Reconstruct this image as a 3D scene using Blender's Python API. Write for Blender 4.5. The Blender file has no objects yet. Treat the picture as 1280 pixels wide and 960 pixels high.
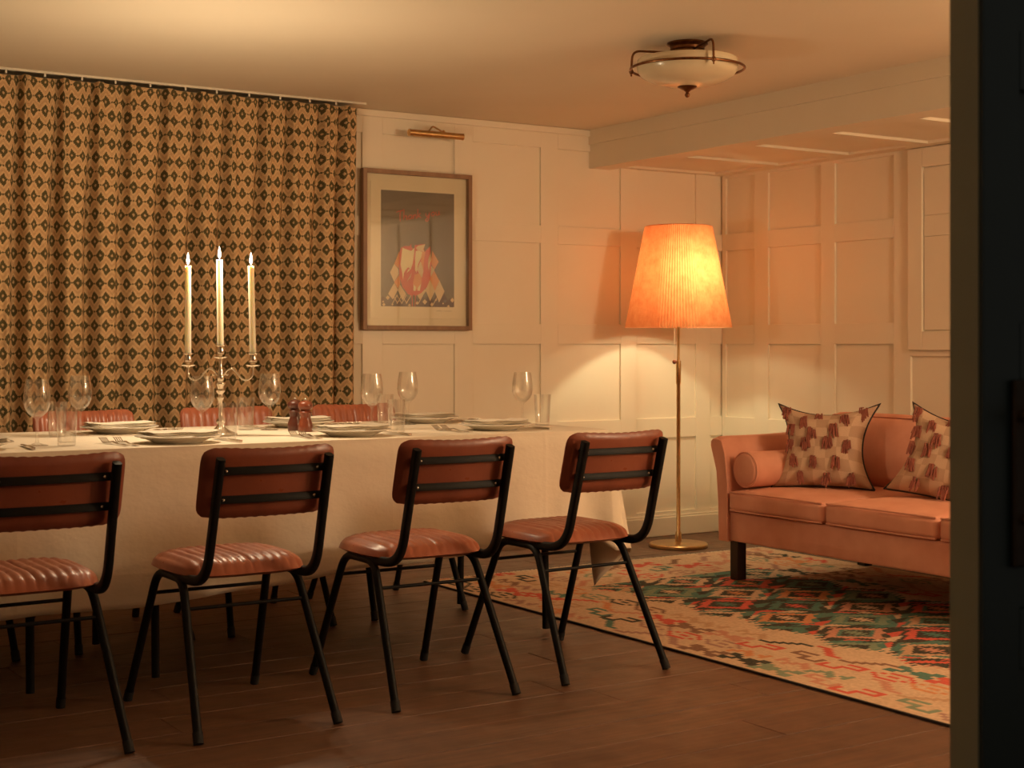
import bpy, math, random
from mathutils import Vector, Matrix
random.seed(7)
PI = math.pi
SC = bpy.context.scene
COL = SC.collection

# ------------------------------------------------------------------ camera
FPX, YAW = 1850.0, math.atan(1190 / 1850.0)
cd = bpy.data.cameras.new('camera')
cd.sensor_width = 36.0
cd.lens = FPX / 1280 * 36.0
cd.shift_y = -50 / 1280
cd.clip_start = 0.05
cd.dof.use_dof = True
cd.dof.focus_distance = 5.6
cd.dof.aperture_fstop = 8.0
cam = bpy.data.objects.new('camera', cd)
cam.location = (0, 0, 1.08)
cam.rotation_euler = (PI / 2, 0, -YAW)
COL.objects.link(cam)
SC.camera = cam

# ------------------------------------------------------------------ world, exposure
w = bpy.data.worlds.new('dim_hall_air')
w.use_nodes = True
w.node_tree.nodes['Background'].inputs[0].default_value = (1.0, 0.92, 0.80, 1)
w.node_tree.nodes['Background'].inputs[1].default_value = 0.085
SC.world = w
SC.view_settings.view_transform = 'Standard'
SC.view_settings.look = 'None'
SC.view_settings.exposure = 0.18
SC.view_settings.gamma = 1.0
SC.view_settings.use_curve_mapping = False
cy = SC.cycles
cy.use_denoising = True
cy.max_bounces = 14
cy.diffuse_bounces = 5
cy.glossy_bounces = 5
cy.transmission_bounces = 12
cy.transparent_max_bounces = 24
cy.caustics_reflective = False
cy.caustics_refractive = False
cy.sample_clamp_indirect = 4.0
cy.blur_glossy = 0.6

CANDLE_W, CANDLE_C = 23.0, (1.0, 0.77, 0.49)
LAMP_W, LAMP_C = 15.5, (1.0, 1.06, 0.66)
SCONCE_W, SCONCE_C = 86.0, (1.0, 0.73, 0.47)

# ------------------------------------------------------------------ helpers
def lin(r, g, b):
    def f(v):
        v /= 255.0
        return v / 12.92 if v <= 0.04045 else ((v + 0.055) / 1.055) ** 2.4
    return (f(r), f(g), f(b), 1.0)

class NT:
    def __init__(s, name):
        s.m = bpy.data.materials.new(name); s.m.use_nodes = True
        s.t = s.m.node_tree; s.n = s.t.nodes
        s.p = s.n['Principled BSDF']; s.out = s.n['Material Output']
    def node(s, typ, ins=None, **kw):
        n = s.n.new(typ)
        for k, v in kw.items(): setattr(n, k, v)
        for k, v in (ins or {}).items(): s.put(n.inputs[k], v)
        return n
    def put(s, sock, v):
        if isinstance(v, bpy.types.NodeSocket): s.t.links.new(v, sock)
        else: sock.default_value = v
    def math(s, op, a, b=None, c=None):
        n = s.n.new('ShaderNodeMath'); n.operation = op
        for i, v in enumerate((a, b, c)):
            if v is not None: s.put(n.inputs[i], v)
        return n.outputs[0]
    def mix(s, f, a, b):
        n = s.n.new('ShaderNodeMix'); n.data_type = 'RGBA'
        s.put(n.inputs[0], f); s.put(n.inputs[6], a); s.put(n.inputs[7], b)
        return n.outputs[2]
    def noise(s, scale, detail=3.0, vec=None, rough=0.55):
        n = s.node('ShaderNodeTexNoise', {'Scale': scale, 'Detail': detail, 'Roughness': rough})
        if vec is not None: s.put(n.inputs['Vector'], vec)
        return n.outputs[0]
    def ramp(s, f, a, b):
        n = s.node('ShaderNodeMapRange', {'From Min': a, 'From Max': b})
        s.put(n.inputs[0], f); return n.outputs[0]
    def bump(s, h, strength, dist):
        n = s.node('ShaderNodeBump', {'Strength': strength, 'Distance': dist, 'Height': h})
        s.put(s.p.inputs['Normal'], n.outputs[0])
    def coord(s, which='Object'):
        return s.node('ShaderNodeTexCoord').outputs[which]
    def mapping(s, vec, scale):
        n = s.node('ShaderNodeMapping', {'Scale': scale}); s.put(n.inputs['Vector'], vec); return n.outputs[0]

def paint(name, c1, c2, rough=0.5, metal=0.0, nscale=6.0, bump=0.0, bscale=80.0, stretch=(1, 1, 1), spec=0.5, coat=0.0, sheen=0.0):
    t = NT(name); co = t.mapping(t.coord(), stretch)
    f = t.ramp(t.noise(nscale, 4, co), 0.3, 0.7)
    t.put(t.p.inputs['Base Color'], t.mix(f, c1, c2))
    t.p.inputs['Roughness'].default_value = rough
    t.p.inputs['Metallic'].default_value = metal
    t.p.inputs['Specular IOR Level'].default_value = spec
    t.p.inputs['Coat Weight'].default_value = coat
    t.p.inputs['Sheen Weight'].default_value = sheen
    if bump: t.bump(t.noise(bscale, 3, co), bump, 0.002)
    return t.m

M = {}
M['wall'] = paint('cream_wall_paint', lin(234, 222, 200), lin(229, 216, 193), 0.5, nscale=2.0, bump=0.15, bscale=40)
M['ceiling'] = paint('ceiling_paint', lin(231, 217, 194), lin(225, 211, 187), 0.6, nscale=1.2, bump=0.12, bscale=25)
M['darkpaint'] = paint('dark_green_paint', lin(40, 50, 44), lin(34, 43, 38), 0.45, nscale=5, bump=0.1)
M['edge_lit'] = paint('olive_door_edge_lit_tone', lin(156, 154, 124), lin(148, 146, 118), 0.5, nscale=5, bump=0.1)  # room light on the door edge is put into this paler colour
M['black'] = paint('black_enamel', lin(18, 16, 15), lin(24, 21, 20), 0.5, nscale=30, spec=0.15)
M['rubber'] = paint('black_rubber', lin(20, 19, 18), lin(26, 24, 22), 0.8)
M['brass'] = paint('aged_brass', lin(214, 178, 126), lin(198, 160, 108), 0.28, 1.0, nscale=40)
M['bronze'] = paint('antique_bronze', lin(140, 96, 62), lin(110, 72, 46), 0.32, 1.0, nscale=50)
M['plate'] = paint('dark_patinated_brass', lin(74, 54, 38), lin(56, 42, 30), 0.45, 0.8, nscale=30)
M['silver'] = paint('polished_silver', lin(235, 225, 210), lin(225, 214, 198), 0.12, 1.0, nscale=30)
M['steel'] = paint('cutlery_steel', lin(222, 214, 202), lin(205, 196, 184), 0.2, 1.0, nscale=60)
M['china'] = paint('white_china', lin(238, 232, 220), lin(234, 228, 216), 0.15, coat=0.3)
M['linen'] = paint('white_linen', lin(232, 222, 204), lin(226, 215, 196), 0.85, nscale=9, bump=0.35, bscale=300, sheen=0.1)
M['framewood'] = paint('brown_frame_wood', lin(150, 112, 80), lin(126, 92, 64), 0.45, nscale=30, stretch=(1, 1, .1))
M['paper'] = paint('cream_paper', lin(232, 218, 186), lin(228, 213, 181), 0.8)
M['millwood'] = paint('red_brown_turned_wood', lin(132, 66, 42), lin(104, 50, 32), 0.3, nscale=25, stretch=(1, 1, .2), coat=0.15)
M['woodleg'] = paint('dark_stained_leg_wood', lin(46, 30, 24), lin(36, 24, 20), 0.4, nscale=30, stretch=(1, 1, .1))
M['tabletop'] = paint('table_board', lin(150, 120, 90), lin(135, 105, 78), 0.6)
M['opal'] = paint('opal_glass', lin(214, 196, 164), lin(208, 190, 158), 0.25, coat=0.2)
M['whiteplastic'] = paint('white_plastic', lin(225, 215, 195), lin(220, 210, 190), 0.4)
M['piping'] = paint('dark_piping', lin(48, 38, 34), lin(40, 32, 28), 0.7)
M['tuft'] = paint('rose_brown_yarn', lin(158, 92, 74), lin(130, 72, 58), 0.9, nscale=60)

def leather(name, c1, c2, rough):
    t = NT(name); co = t.coord()
    f = t.ramp(t.noise(7, 5, co), 0.32, 0.68)
    t.put(t.p.inputs['Base Color'], t.mix(f, c1, c2))
    t.put(t.p.inputs['Roughness'], t.ramp(t.noise(14, 3, co), -0.6 + rough, 1.9))
    t.p.inputs['Roughness'].default_value = rough
    t.bump(t.noise(170, 4, co), 0.25, 0.0012)
    return t.m
M['leather'] = leather('tan_red_leather', lin(172, 100, 72), lin(148, 80, 57), 0.30)
M['leatherback'] = leather('brown_back_leather', lin(148, 80, 58), lin(122, 62, 45), 0.32)

def velvet():
    t = NT('dusty_rose_velvet'); co = t.coord()
    a = t.ramp(t.noise(5, 4, co), 0.3, 0.7)
    t.put(t.p.inputs['Base Color'], t.mix(a, lin(226, 162, 136), lin(208, 140, 114)))
    t.p.inputs['Roughness'].default_value = 0.85
    t.p.inputs['Sheen Weight'].default_value = 0.35
    t.p.inputs['Sheen Tint'].default_value = lin(240, 170, 130)
    t.bump(t.noise(220, 3, co), 0.3, 0.002)
    return t.m
M['velvet'] = velvet()

def pillow_mat():
    t = NT('checked_beige_weave'); uv = t.coord('UV')
    ck = t.node('ShaderNodeTexChecker', {'Scale': 7.0}); t.put(ck.inputs['Vector'], uv)
    f = t.math('MULTIPLY', ck.outputs['Fac'], 0.75)
    base = t.mix(f, lin(196, 162, 134), lin(222, 190, 160))
    nz = t.ramp(t.noise(130, 2, uv), 0.35, 0.7)
    t.put(t.p.inputs['Base Color'], t.mix(t.math('MULTIPLY', nz, .35), base, lin(160, 120, 98)))
    t.p.inputs['Roughness'].default_value = 0.9
    wv = t.node('ShaderNodeTexWave', {'Scale': 90.0}); t.put(wv.inputs['Vector'], uv)
    t.bump(wv.outputs['Fac'], 0.4, 0.002)
    return t.m
M['pillow'] = pillow_mat()

def plank_mat():
    t = NT('dark_floor_board'); co = t.coord()
    oi = t.node('ShaderNodeObjectInfo')
    off = t.node('ShaderNodeVectorMath', operation='ADD')
    sc = t.node('ShaderNodeVectorMath', operation='SCALE'); 
    t.put(sc.inputs[0], oi.outputs['Location']); sc.inputs['Scale'].default_value = 3.7
    t.put(off.inputs[0], co); t.put(off.inputs[1], sc.outputs[0])
    st = t.mapping(off.outputs[0], (1.2, 14, 14))
    g = t.ramp(t.noise(3.0, 6, st, 0.65), 0.3, 0.7)
    c = t.mix(g, lin(80, 55, 40), lin(118, 82, 59))
    c2 = t.mix(t.math('MULTIPLY', oi.outputs['Random'], 0.5), c, lin(90, 60, 44))
    pat = t.ramp(t.noise(1.6, 4, off.outputs[0]), 0.45, 0.75)
    t.put(t.p.inputs['Base Color'], t.mix(t.math('MULTIPLY', pat, .35), c2, lin(120, 84, 60)))
    t.put(t.p.inputs['Roughness'], t.math('ADD', t.math('MULTIPLY', t.noise(9, 4, off.outputs[0]), .35), .32))
    t.bump(t.noise(4.0, 5, st), 0.25, 0.003)
    return t.m
M['plank'] = plank_mat()

def curtain_mat():
    t = NT('ikat_diamond_curtain_cloth'); uv = t.coord('UV')
    sp = t.node('ShaderNodeSeparateXYZ'); t.put(sp.inputs[0], uv)
    px = 0.0031
    qx = t.math('MULTIPLY', t.math('FLOOR', t.math('DIVIDE', sp.outputs[0], px)), px)
    qy = t.math('MULTIPLY', t.math('FLOOR', t.math('DIVIDE', sp.outputs[1], px)), px)
    a, b = 0.0565, 0.0610
    u = t.math('DIVIDE', qx, a); v = t.math('DIVIDE', qy, 2 * b)
    def cen(x, o):
        return t.math('ABSOLUTE', t.math('SUBTRACT', t.math('FRACT', t.math('ADD', x, o + 0.5)), 0.5))
    def met(ou, ov, hw, hh):
        return t.math('ADD', t.math('MULTIPLY', cen(u, ou), a / hw), t.math('MULTIPLY', cen(v, ov), 2 * b / hh))
    d = t.math('MINIMUM', met(0, 0, .0245, .0315), met(.5, .5, .0245, .0315))
    e = t.math('MINIMUM', met(.5, 0, .0055, .0055), met(0, .5, .0055, .0055))
    z1 = t.math('MINIMUM', met(0, 0, a, b), met(.5, .5, a, b))
    # notched outline of the diamonds
    notch = t.math('MULTIPLY', t.math('PINGPONG', t.math('DIVIDE', t.math('SUBTRACT', qx, qy), px * 2), 1.0), 0.18)
    dark = t.math('LESS_THAN', d, t.math('SUBTRACT', 1.0, notch))
    hole = t.math('MULTIPLY', t.math('LESS_THAN', d, 0.24), t.math('GREATER_THAN', d, -0.10))
    dark = t.math('MULTIPLY', dark, t.math('SUBTRACT', 1.0, t.math('MULTIPLY', hole, .85)))
    dark = t.math('MAXIMUM', dark, t.math('LESS_THAN', e, 1.0))
    ln = t.math('LESS_THAN', t.math('ABSOLUTE', t.math('SUBTRACT', t.math('ABSOLUTE', t.math('SUBTRACT', z1, .75)), .055)), .028)
    ln = t.math('MULTIPLY', ln, t.math('SUBTRACT', 1.0, dark))
    bgd = t.mix(t.ramp(t.noise(40, 2, uv), .3, .7), lin(208, 172, 128), lin(194, 158, 116))
    c = t.mix(t.math('MULTIPLY', ln, 0.55), bgd, lin(140, 96, 64))
    c = t.mix(dark, c, lin(86, 76, 48))
    t.put(t.p.inputs['Base Color'], c)
    t.p.inputs['Roughness'].default_value = 0.9
    t.p.inputs['Specular IOR Level'].default_value = 0.2
    return t.m
M['curtain'] = curtain_mat()

def glass_mat(name, tint, fac):
    t = NT(name); t.n.remove(t.p)
    lw = t.node('ShaderNodeLayerWeight', {'Blend': 0.5})
    fr = t.math('ADD', t.math('MULTIPLY', t.math('POWER', lw.outputs['Facing'], 4.0), 0.9), 0.045)
    tr = t.node('ShaderNodeBsdfTransparent', {'Color': tint})
    gl = t.node('ShaderNodeBsdfGlossy', {'Color': (1, 1, 1, 1), 'Roughness': 0.03})
    nz = t.noise(30, 2, t.coord())
    f = t.math('ADD', t.math('MULTIPLY', fr, fac), t.math('MULTIPLY', nz, 0.01))
    mx = t.node('ShaderNodeMixShader'); t.put(mx.inputs[0], f)
    t.put(mx.inputs[1], tr.outputs[0]); t.put(mx.inputs[2], gl.outputs[0])
    t.put(t.out.inputs[0], mx.outputs[0])
    return t.m
def drink_mat():
    t = NT('clear_drinking_glass'); t.n.remove(t.p)
    lw = t.node('ShaderNodeLayerWeight', {'Blend': 0.5})
    nz = t.noise(30, 2, t.coord())
    fr = t.math('ADD', t.math('MULTIPLY', t.math('POWER', lw.outputs['Facing'], 3.0), 0.75), t.math('ADD', .05, t.math('MULTIPLY', nz, .01)))
    tr = t.node('ShaderNodeBsdfTransparent', {'Color': (.99, .99, .985, 1)})
    gs = t.node('ShaderNodeBsdfGlossy', {'Color': (1, 1, 1, 1), 'Roughness': 0.04})
    thin = t.node('ShaderNodeMixShader'); t.put(thin.inputs[0], fr); t.put(thin.inputs[1], tr.outputs[0]); t.put(thin.inputs[2], gs.outputs[0])
    gl = t.node('ShaderNodeBsdfGlass', {'Color': (1, 1, .99, 1), 'Roughness': 0.0, 'IOR': 1.48})
    mx = t.node('ShaderNodeMixShader', {0: .08})
    t.put(mx.inputs[1], thin.outputs[0]); t.put(mx.inputs[2], gl.outputs[0])
    t.put(t.out.inputs[0], mx.outputs[0])
    return t.m
M['glass'] = drink_mat()
M['pane'] = glass_mat('picture_glass', (0.98, 0.98, 0.97, 1), 0.9)

def shade_mat():
    t = NT('pleated_coral_shade_cloth'); co = t.coord()
    t.n.remove(t.p)
    nz = t.ramp(t.noise(26, 5, t.mapping(co, (1, 1, .8)), .7), .3, .7)
    c = t.mix(nz, lin(228, 140, 84), lin(240, 172, 112))
    tr = t.node('ShaderNodeBsdfTranslucent', {'Color': c})
    df = t.node('ShaderNodeBsdfDiffuse', {'Color': t.mix(nz, lin(196, 122, 84), lin(214, 146, 106))})
    mx = t.node('ShaderNodeMixShader', {0: 0.27}); t.put(mx.inputs[1], df.outputs[0]); t.put(mx.inputs[2], tr.outputs[0])
    t.put(t.out.inputs[0], mx.outputs[0])
    return t.m
M['shade'] = shade_mat()

def wax_mat():
    t = NT('ivory_candle_wax')
    t.put(t.p.inputs['Base Color'], t.mix(t.noise(20, 2, t.coord()), lin(246, 238, 215), lin(240, 230, 204)))
    t.p.inputs['Roughness'].default_value = 0.4
    t.p.inputs['Subsurface Weight'].default_value = 0.6
    t.p.inputs['Subsurface Radius'].default_value = (1.0, .7, .4)
    t.p.inputs['Subsurface Scale'].default_value = 0.03
    return t.m
M['wax'] = wax_mat()

def glow_mat(name, color, strength):
    t = NT(name); t.n.remove(t.p)
    nz = t.ramp(t.noise(40, 1, t.coord()), 0, 1)
    e = t.node('ShaderNodeEmission', {'Color': color})
    t.put(e.inputs['Strength'], t.math('ADD', t.math('MULTIPLY', nz, strength * .1), strength * .95))
    t.put(t.out.inputs[0], e.outputs[0])
    t.m.cycles.emission_sampling = 'NONE'
    return t.m
M['flame'] = glow_mat('candle_flame', (1.0, 0.86, 0.62, 1), 14.0)
M['bulb'] = glow_mat('lit_bulb_glass', (1.0, 0.72, 0.38, 1), 14.0)

def vcol_mat():
    t = NT('woven_kilim_wool')
    at = t.node('ShaderNodeAttribute', attribute_name='weave')
    co = t.coord()
    nz = t.ramp(t.noise(60, 3, t.mapping(co, (1, 3, 1))), .25, .75)
    t.put(t.p.inputs['Base Color'], t.mix(t.math('MULTIPLY', nz, .3), at.outputs['Color'], lin(160, 128, 104)))
    t.p.inputs['Roughness'].default_value = 0.95
    t.p.inputs['Specular IOR Level'].default_value = 0.1
    t.bump(t.noise(260, 2, t.mapping(co, (1, 4, 1))), .4, .003)
    return t.m
M['rug'] = vcol_mat()

def flat(name, rgb):
    return paint('print_ink_' + name, lin(*rgb), lin(*[max(0, v - 6) for v in rgb]), 0.6, nscale=12)
INK = dict(ground=flat('grey_brown_hazed', (112, 102, 86)), red=flat('coral', (205, 82, 62)), cream=flat('cream', (238, 222, 172)),  # ground ink lightened to carry the haze of reflections in the glass
           sand=flat('sand', (222, 196, 150)), orange=flat('orange', (222, 150, 92)), plum=flat('plum', (92, 70, 66)),
           green=flat('dark_green', (70, 78, 52)), grey=flat('pencil', (150, 132, 104)), blue=flat('slate', (104, 98, 104)))

class MB:
    def __init__(s): s.v = []; s.f = []; s.uv = None
    def add(s, vs, fs):
        o = len(s.v); s.v += [tuple(p) for p in vs]; s.f += [tuple(i + o for i in f) for f in fs]; return s
    def box(s, x0, x1, y0, y1, z0, z1, ch=0.0):
        if ch <= 0:
            vs = [(x, y, z) for z in (z0, z1) for y in (y0, y1) for x in (x0, x1)]
            return s.add(vs, [(0, 2, 3, 1), (4, 5, 7, 6), (0, 1, 5, 4), (2, 6, 7, 3), (0, 4, 6, 2), (1, 3, 7, 5)])
        import bmesh
        bm = bmesh.new(); bmesh.ops.create_cube(bm, size=1)
        for q in bm.verts:
            q.co = ((x0 + x1) / 2 + q.co.x * (x1 - x0), (y0 + y1) / 2 + q.co.y * (y1 - y0), (z0 + z1) / 2 + q.co.z * (z1 - z0))
        bmesh.ops.bevel(bm, geom=list(bm.edges), offset=ch, segments=2, profile=0.5, affect='EDGES')
        bm.verts.index_update()
        s.add([q.co[:] for q in bm.verts], [[q.index for q in f.verts] for f in bm.faces]); bm.free()
        return s
    def lathe(s, prof, n=24, c=(0, 0, 0), closed=False, cap=True):
        vs = []; fs = []; k = len(prof)
        for r, z in prof:
            for i in range(n):
                a = 2 * PI * i / n
                vs.append((c[0] + r * math.cos(a), c[1] + r * math.sin(a), c[2] + z))
        for j in range(k - 1 + (1 if closed else 0)):
            j2 = (j + 1) % k
            for i in range(n):
                i2 = (i + 1) % n
                fs.append((j * n + i, j * n + i2, j2 * n + i2, j2 * n + i))
        if cap and not closed:
            if prof[0][0] > 1e-6: fs.append(tuple(reversed(range(n))))
            if prof[-1][0] > 1e-6: fs.append(tuple(range((k - 1) * n, k * n)))
        return s.add(vs, fs)
    def tube(s, pts, r, n=8, caps=True, flat=None, ref=None):
        """sweep a round (or flat = (w, h)) section along pts; r number or list"""
        P = [Vector(p) for p in pts]; m = len(P)
        if not isinstance(r, (list, tuple)): r = [r] * m
        T = []
        for i in range(m):
            t = (P[min(i + 1, m - 1)] - P[max(i - 1, 0)])
            T.append(t.normalized() if t.length > 1e-9 else Vector((0, 0, 1)))
        a = Vector(ref) if ref else (Vector((0, 0, 1)) if abs(T[0].z) < .9 else Vector((0, 1, 0)))
        N = (a - T[0] * a.dot(T[0])).normalized()
        vs = []; fs = []
        for i in range(m):
            N = (N - T[i] * N.dot(T[i]))
            N = N.normalized() if N.length > 1e-6 else T[i].orthogonal().normalized()
            Bn = T[i].cross(N)
            for k in range(n):
                an = 2 * PI * (k + .5) / n
                ca, sa = math.cos(an), math.sin(an)
                if flat:
                    ca = flat[0] * (abs(ca) ** .5) * (1 if ca > 0 else -1); sa = flat[1] * (abs(sa) ** .5) * (1 if sa > 0 else -1)
                vs.append(P[i] + (N * ca + Bn * sa) * r[i])
        for i in range(m - 1):
            for k in range(n):
                k2 = (k + 1) % n
                fs.append((i * n + k, i * n + k2, (i + 1) * n + k2, (i + 1) * n + k))
        if caps:
            fs.append(tuple(reversed(range(n)))); fs.append(tuple(range((m - 1) * n, m * n)))
        return s.add(vs, fs)
    def grid(s, nx, ny, fn, flip=False):
        vs = [fn(i / nx, j / ny) for j in range(ny + 1) for i in range(nx + 1)]
        fs = []
        for j in range(ny):
            for i in range(nx):
                q = (j * (nx + 1) + i, j * (nx + 1) + i + 1, (j + 1) * (nx + 1) + i + 1, (j + 1) * (nx + 1) + i)
                fs.append(tuple(reversed(q)) if flip else q)
        return s.add(vs, fs)
    def prism(s, poly, axis, a, b):
        """poly: 2d points; axis 0/1/2 extruded from a to b"""
        def pt(p, h):
            return [(h, p[0], p[1]), (p[0], h, p[1]), (p[0], p[1], h)][axis]
        n = len(poly)
        vs = [pt(p, a) for p in poly] + [pt(p, b) for p in poly]
        fs = [tuple(reversed(range(n))), tuple(range(n, 2 * n))] + [(i, (i + 1) % n, n + (i + 1) % n, n + i) for i in range(n)]
        return s.add(vs, fs)
    def xf(s, mtx, start=0):
        for i in range(start, len(s.v)): s.v[i] = tuple(mtx @ Vector(s.v[i]))
        return s
    def mesh(s, name, smooth=None):
        me = bpy.data.meshes.new(name); me.from_pydata(s.v, [], s.f); me.update()
        import bmesh
        bm = bmesh.new(); bm.from_mesh(me); bmesh.ops.recalc_face_normals(bm, faces=bm.faces); bm.to_mesh(me); bm.free()
        if smooth is not None:
            me.shade_smooth()
            if smooth < 179: me.set_sharp_from_angle(angle=math.radians(smooth))
        return me
    def obj(s, name, mat, parent=None, smooth=None, loc=None):
        o = bpy.data.objects.new(name, s.mesh(name, smooth)); COL.objects.link(o)
        if mat: o.data.materials.append(mat)
        if parent: o.parent = parent
        if loc: o.location = loc
        return o

def bez(pts, rad, seg=6):
    """polyline with filleted corners"""
    P = [Vector(p) for p in pts]; out = [P[0]]
    for i in range(1, len(P) - 1):
        a = (P[i - 1] - P[i]); b = (P[i + 1] - P[i])
        d = min(rad, a.length * .49, b.length * .49)
        p0 = P[i] + a.normalized() * d; p1 = P[i] + b.normalized() * d
        for k in range(seg + 1):
            t = k / seg
            out.append(p0 * (1 - t) ** 2 + P[i] * 2 * t * (1 - t) + p1 * t * t)
    out.append(P[-1]); return out

def curve(pts, n=24):
    """catmull-rom through points"""
    P = [Vector(p) for p in pts]; P = [P[0] * 2 - P[1]] + P + [P[-1] * 2 - P[-2]]
    out = []; m = len(P) - 3
    for i in range(m):
        for k in range(n // m + 1):
            t = k / (n // m + 1)
            p0, p1, p2, p3 = P[i:i + 4]
            out.append(.5 * (2 * p1 + (p2 - p0) * t + (2 * p0 - 5 * p1 + 4 * p2 - p3) * t * t + (3 * p1 - p0 - 3 * p2 + p3) * t ** 3))
    out.append(P[-2]); return out

def tag(o, label=None, cat=None, group=None, kind=None):
    for k, v in (('label', label), ('category', cat), ('group', group), ('kind', kind)):
        if v: o[k] = v
    return o
def thing(name, label, cat, loc=(0, 0, 0), rz=0, group=None, kind=None):
    o = bpy.data.objects.new(name, None); o.empty_display_size = 0.1
    COL.objects.link(o); o.location = loc; o.rotation_euler = (0, 0, rz)
    return tag(o, label, cat, group, kind)
def struct(name, mb, mat, label=None, cat=None, parent=None, smooth=None):
    o = mb.obj(name, mat, parent, smooth)
    return o if parent else tag(o, label, cat, kind='structure')
def kids(o): return [c for c in COL.objects if c.parent == o]
def dup(root, loc, rz, label=None):
    r = root.copy(); COL.objects.link(r); r.location = loc; r.rotation_euler = (0, 0, rz)
    if label: r['label'] = label
    for ch in kids(root):
        c = ch.copy(); COL.objects.link(c); c.parent = r
        for g in kids(ch):
            d = g.copy(); COL.objects.link(d); d.parent = c
    return r
def sm(a, b, x):
    t = min(1, max(0, (x - a) / (b - a))); return t * t * (3 - 2 * t)

# ------------------------------------------------------------------ setting
XL, XR, YB, YF, ZC = -1.4, 5.66, 6.55, 1.27, 2.243
floor = thing('floor', 'dark worn wooden floorboards running the width of the dining room', 'floor', kind='structure')
MB().box(XL - .1, XR + .1, -1.6, YB + .1, -.08, -.022).obj('subfloor', M['rubber'], floor)
pw = 0.185
pm = {}
y = -1.5; row = 0
while y < YB + .02:
    x = XL - random.uniform(0, 1.6)
    while x < XR:
        L = random.choice((1.9, 2.4, 2.9))
        if L not in pm:
            pm[L] = MB().box(-L / 2 + .0012, L / 2 - .0012, -pw / 2 + .0015, pw / 2 - .0015, -.022, 0, .0015).mesh('plank')
            pm[L].materials.append(M['plank'])
        x0, x1 = max(x, XL - .08), min(x + L, XR + .08)
        if x1 - x0 > .05:
            p = bpy.data.objects.new('plank', pm[L]); COL.objects.link(p); p.parent = floor
            p.location = ((x0 + x1) / 2, y, random.uniform(-.0012, 0)); p.scale.x = (x1 - x0) / L
        x += L
    y += pw; row += 1

ceil = struct('ceiling', MB().box(XL - .1, 4.74, YF - .12, YB + .1, ZC, ZC + .08), M['ceiling'], 'smooth cream painted plaster ceiling of the dining room', 'ceiling')
# lowered ceiling over the sofa, with recessed panels
ZS = 2.05
low = MB().box(4.74, XR + .1, YF - .12, YB + .1, ZS + .018, ZS + .2)
low.obj('lowered_ceiling', M['wall'], ceil)
rails = MB().box(4.74, 4.885, YF, YB + .02, ZS, ZS + .020).obj('ceiling_stile', M['wall'], ceil)
MB().box(5.565, XR + .02, YF, YB + .02, ZS, ZS + .020).obj('ceiling_stile', M['wall'], ceil)
ys = 6.50
prev = YB + .02
while ys > YF:
    MB().box(4.885, 5.565, ys, min(ys + .12, YB + .02), ZS, ZS + .020).obj('ceiling_rail', M['wall'], ceil)
    MB().box(4.885, 5.565, ys - .402, ys, ZS + .013, ZS + .018).obj('ceiling_panel', M['wall'], ceil)
    ys -= .522
beam = thing('trim_1', 'boxed cream painted ceiling beam with a stepped upper fascia', 'beam', (0, 0, 0), kind='structure')
MB().box(4.72, 4.86, YF, YB + .01, 2.037, ZC + .01).obj('beam_face', M['wall'], beam)
MB().box(4.708, 4.73, YF, YB + .01, 2.165, ZC + .005).obj('fascia_board', M['wall'], beam)

ROWS = [(.137, .552), (.662, 1.08), (1.187, 1.617), (1.713, 2.127)]
wb = struct('wall_back', MB().box(XL - .1, XR + .1, YB + .016, YB + .12, 0, ZC + .05), M['wall'], 'cream painted panelled back wall behind the dining table', 'wall')
cols = [(2.913, 3.334), (3.446, 3.864), (3.972, 4.396), (4.507, 4.928), (5.039, 5.465), (5.572, 5.66)]
edges = [2.80] + [e for c in cols for e in c][:-1]
for i in range(0, len(edges), 2):
    x0, x1 = edges[i], edges[i + 1] if i + 1 < len(edges) else 5.66
    MB().box(x0, x1, YB, YB + .016, .0, ZC, .0012).obj('stile', M['wall'], wb)
MB().box(XL, 2.80, YB, YB + .016, 0, ZC).obj('plain_board', M['wall'], wb)
for (x0, x1) in cols:
    zs = [0.0] + [e for r in ROWS for e in r] + [ZC]
    for k in range(0, len(zs), 2):
        MB().box(x0, x1, YB, YB + .016, zs[k], zs[k + 1], .0012).obj('rail', M['wall'], wb)
    for z0, z1 in ROWS:
        MB().box(x0, x1, YB + .011, YB + .0165, z0, z1).obj('panel', M['wall'], wb)
wr = struct('wall_right', MB().box(XR + .016, XR + .12, YF - .1, YB + .1, 0, ZS + .1), M['wall'], 'cream painted panelled wall behind the sofa', 'wall')
RR = [(.137, .552), (.662, 1.08), (1.187, 1.617), (1.713, 2.033)]
ycol = [(6.275, 6.52), (5.752, 6.163), (5.24, 5.652), (4.10, 5.129), (3.58, 3.99), (3.06, 3.47), (2.54, 2.95), (2.02, 2.43), (1.5, 1.91)]
ye = [YB] + [e for a, b in ycol for e in (b, a)] + [YF]
for i in range(0, len(ye), 2):
    MB().box(XR, XR + .016, ye[i + 1], ye[i], 0, ZS + .05, .0012).obj('stile', M['wall'], wr)
for ci, (y0, y1) in enumerate(ycol):
    zs = [0.0] + [e for r in RR for e in r] + [ZS + .05]
    rows = RR
    if ci == 3: zs = [0, .137, 1.02, ZS + .05]; rows = [(.137, 1.02)]
    for k in range(0, len(zs), 2):
        MB().box(XR, XR + .016, y0, y1, zs[k], zs[k + 1], .0012).obj('rail', M['wall'], wr)
    for z0, z1 in rows:
        MB().box(XR + .014, XR + .0165, y0, y1, z0, z1).obj('panel', M['wall'], wr)
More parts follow.
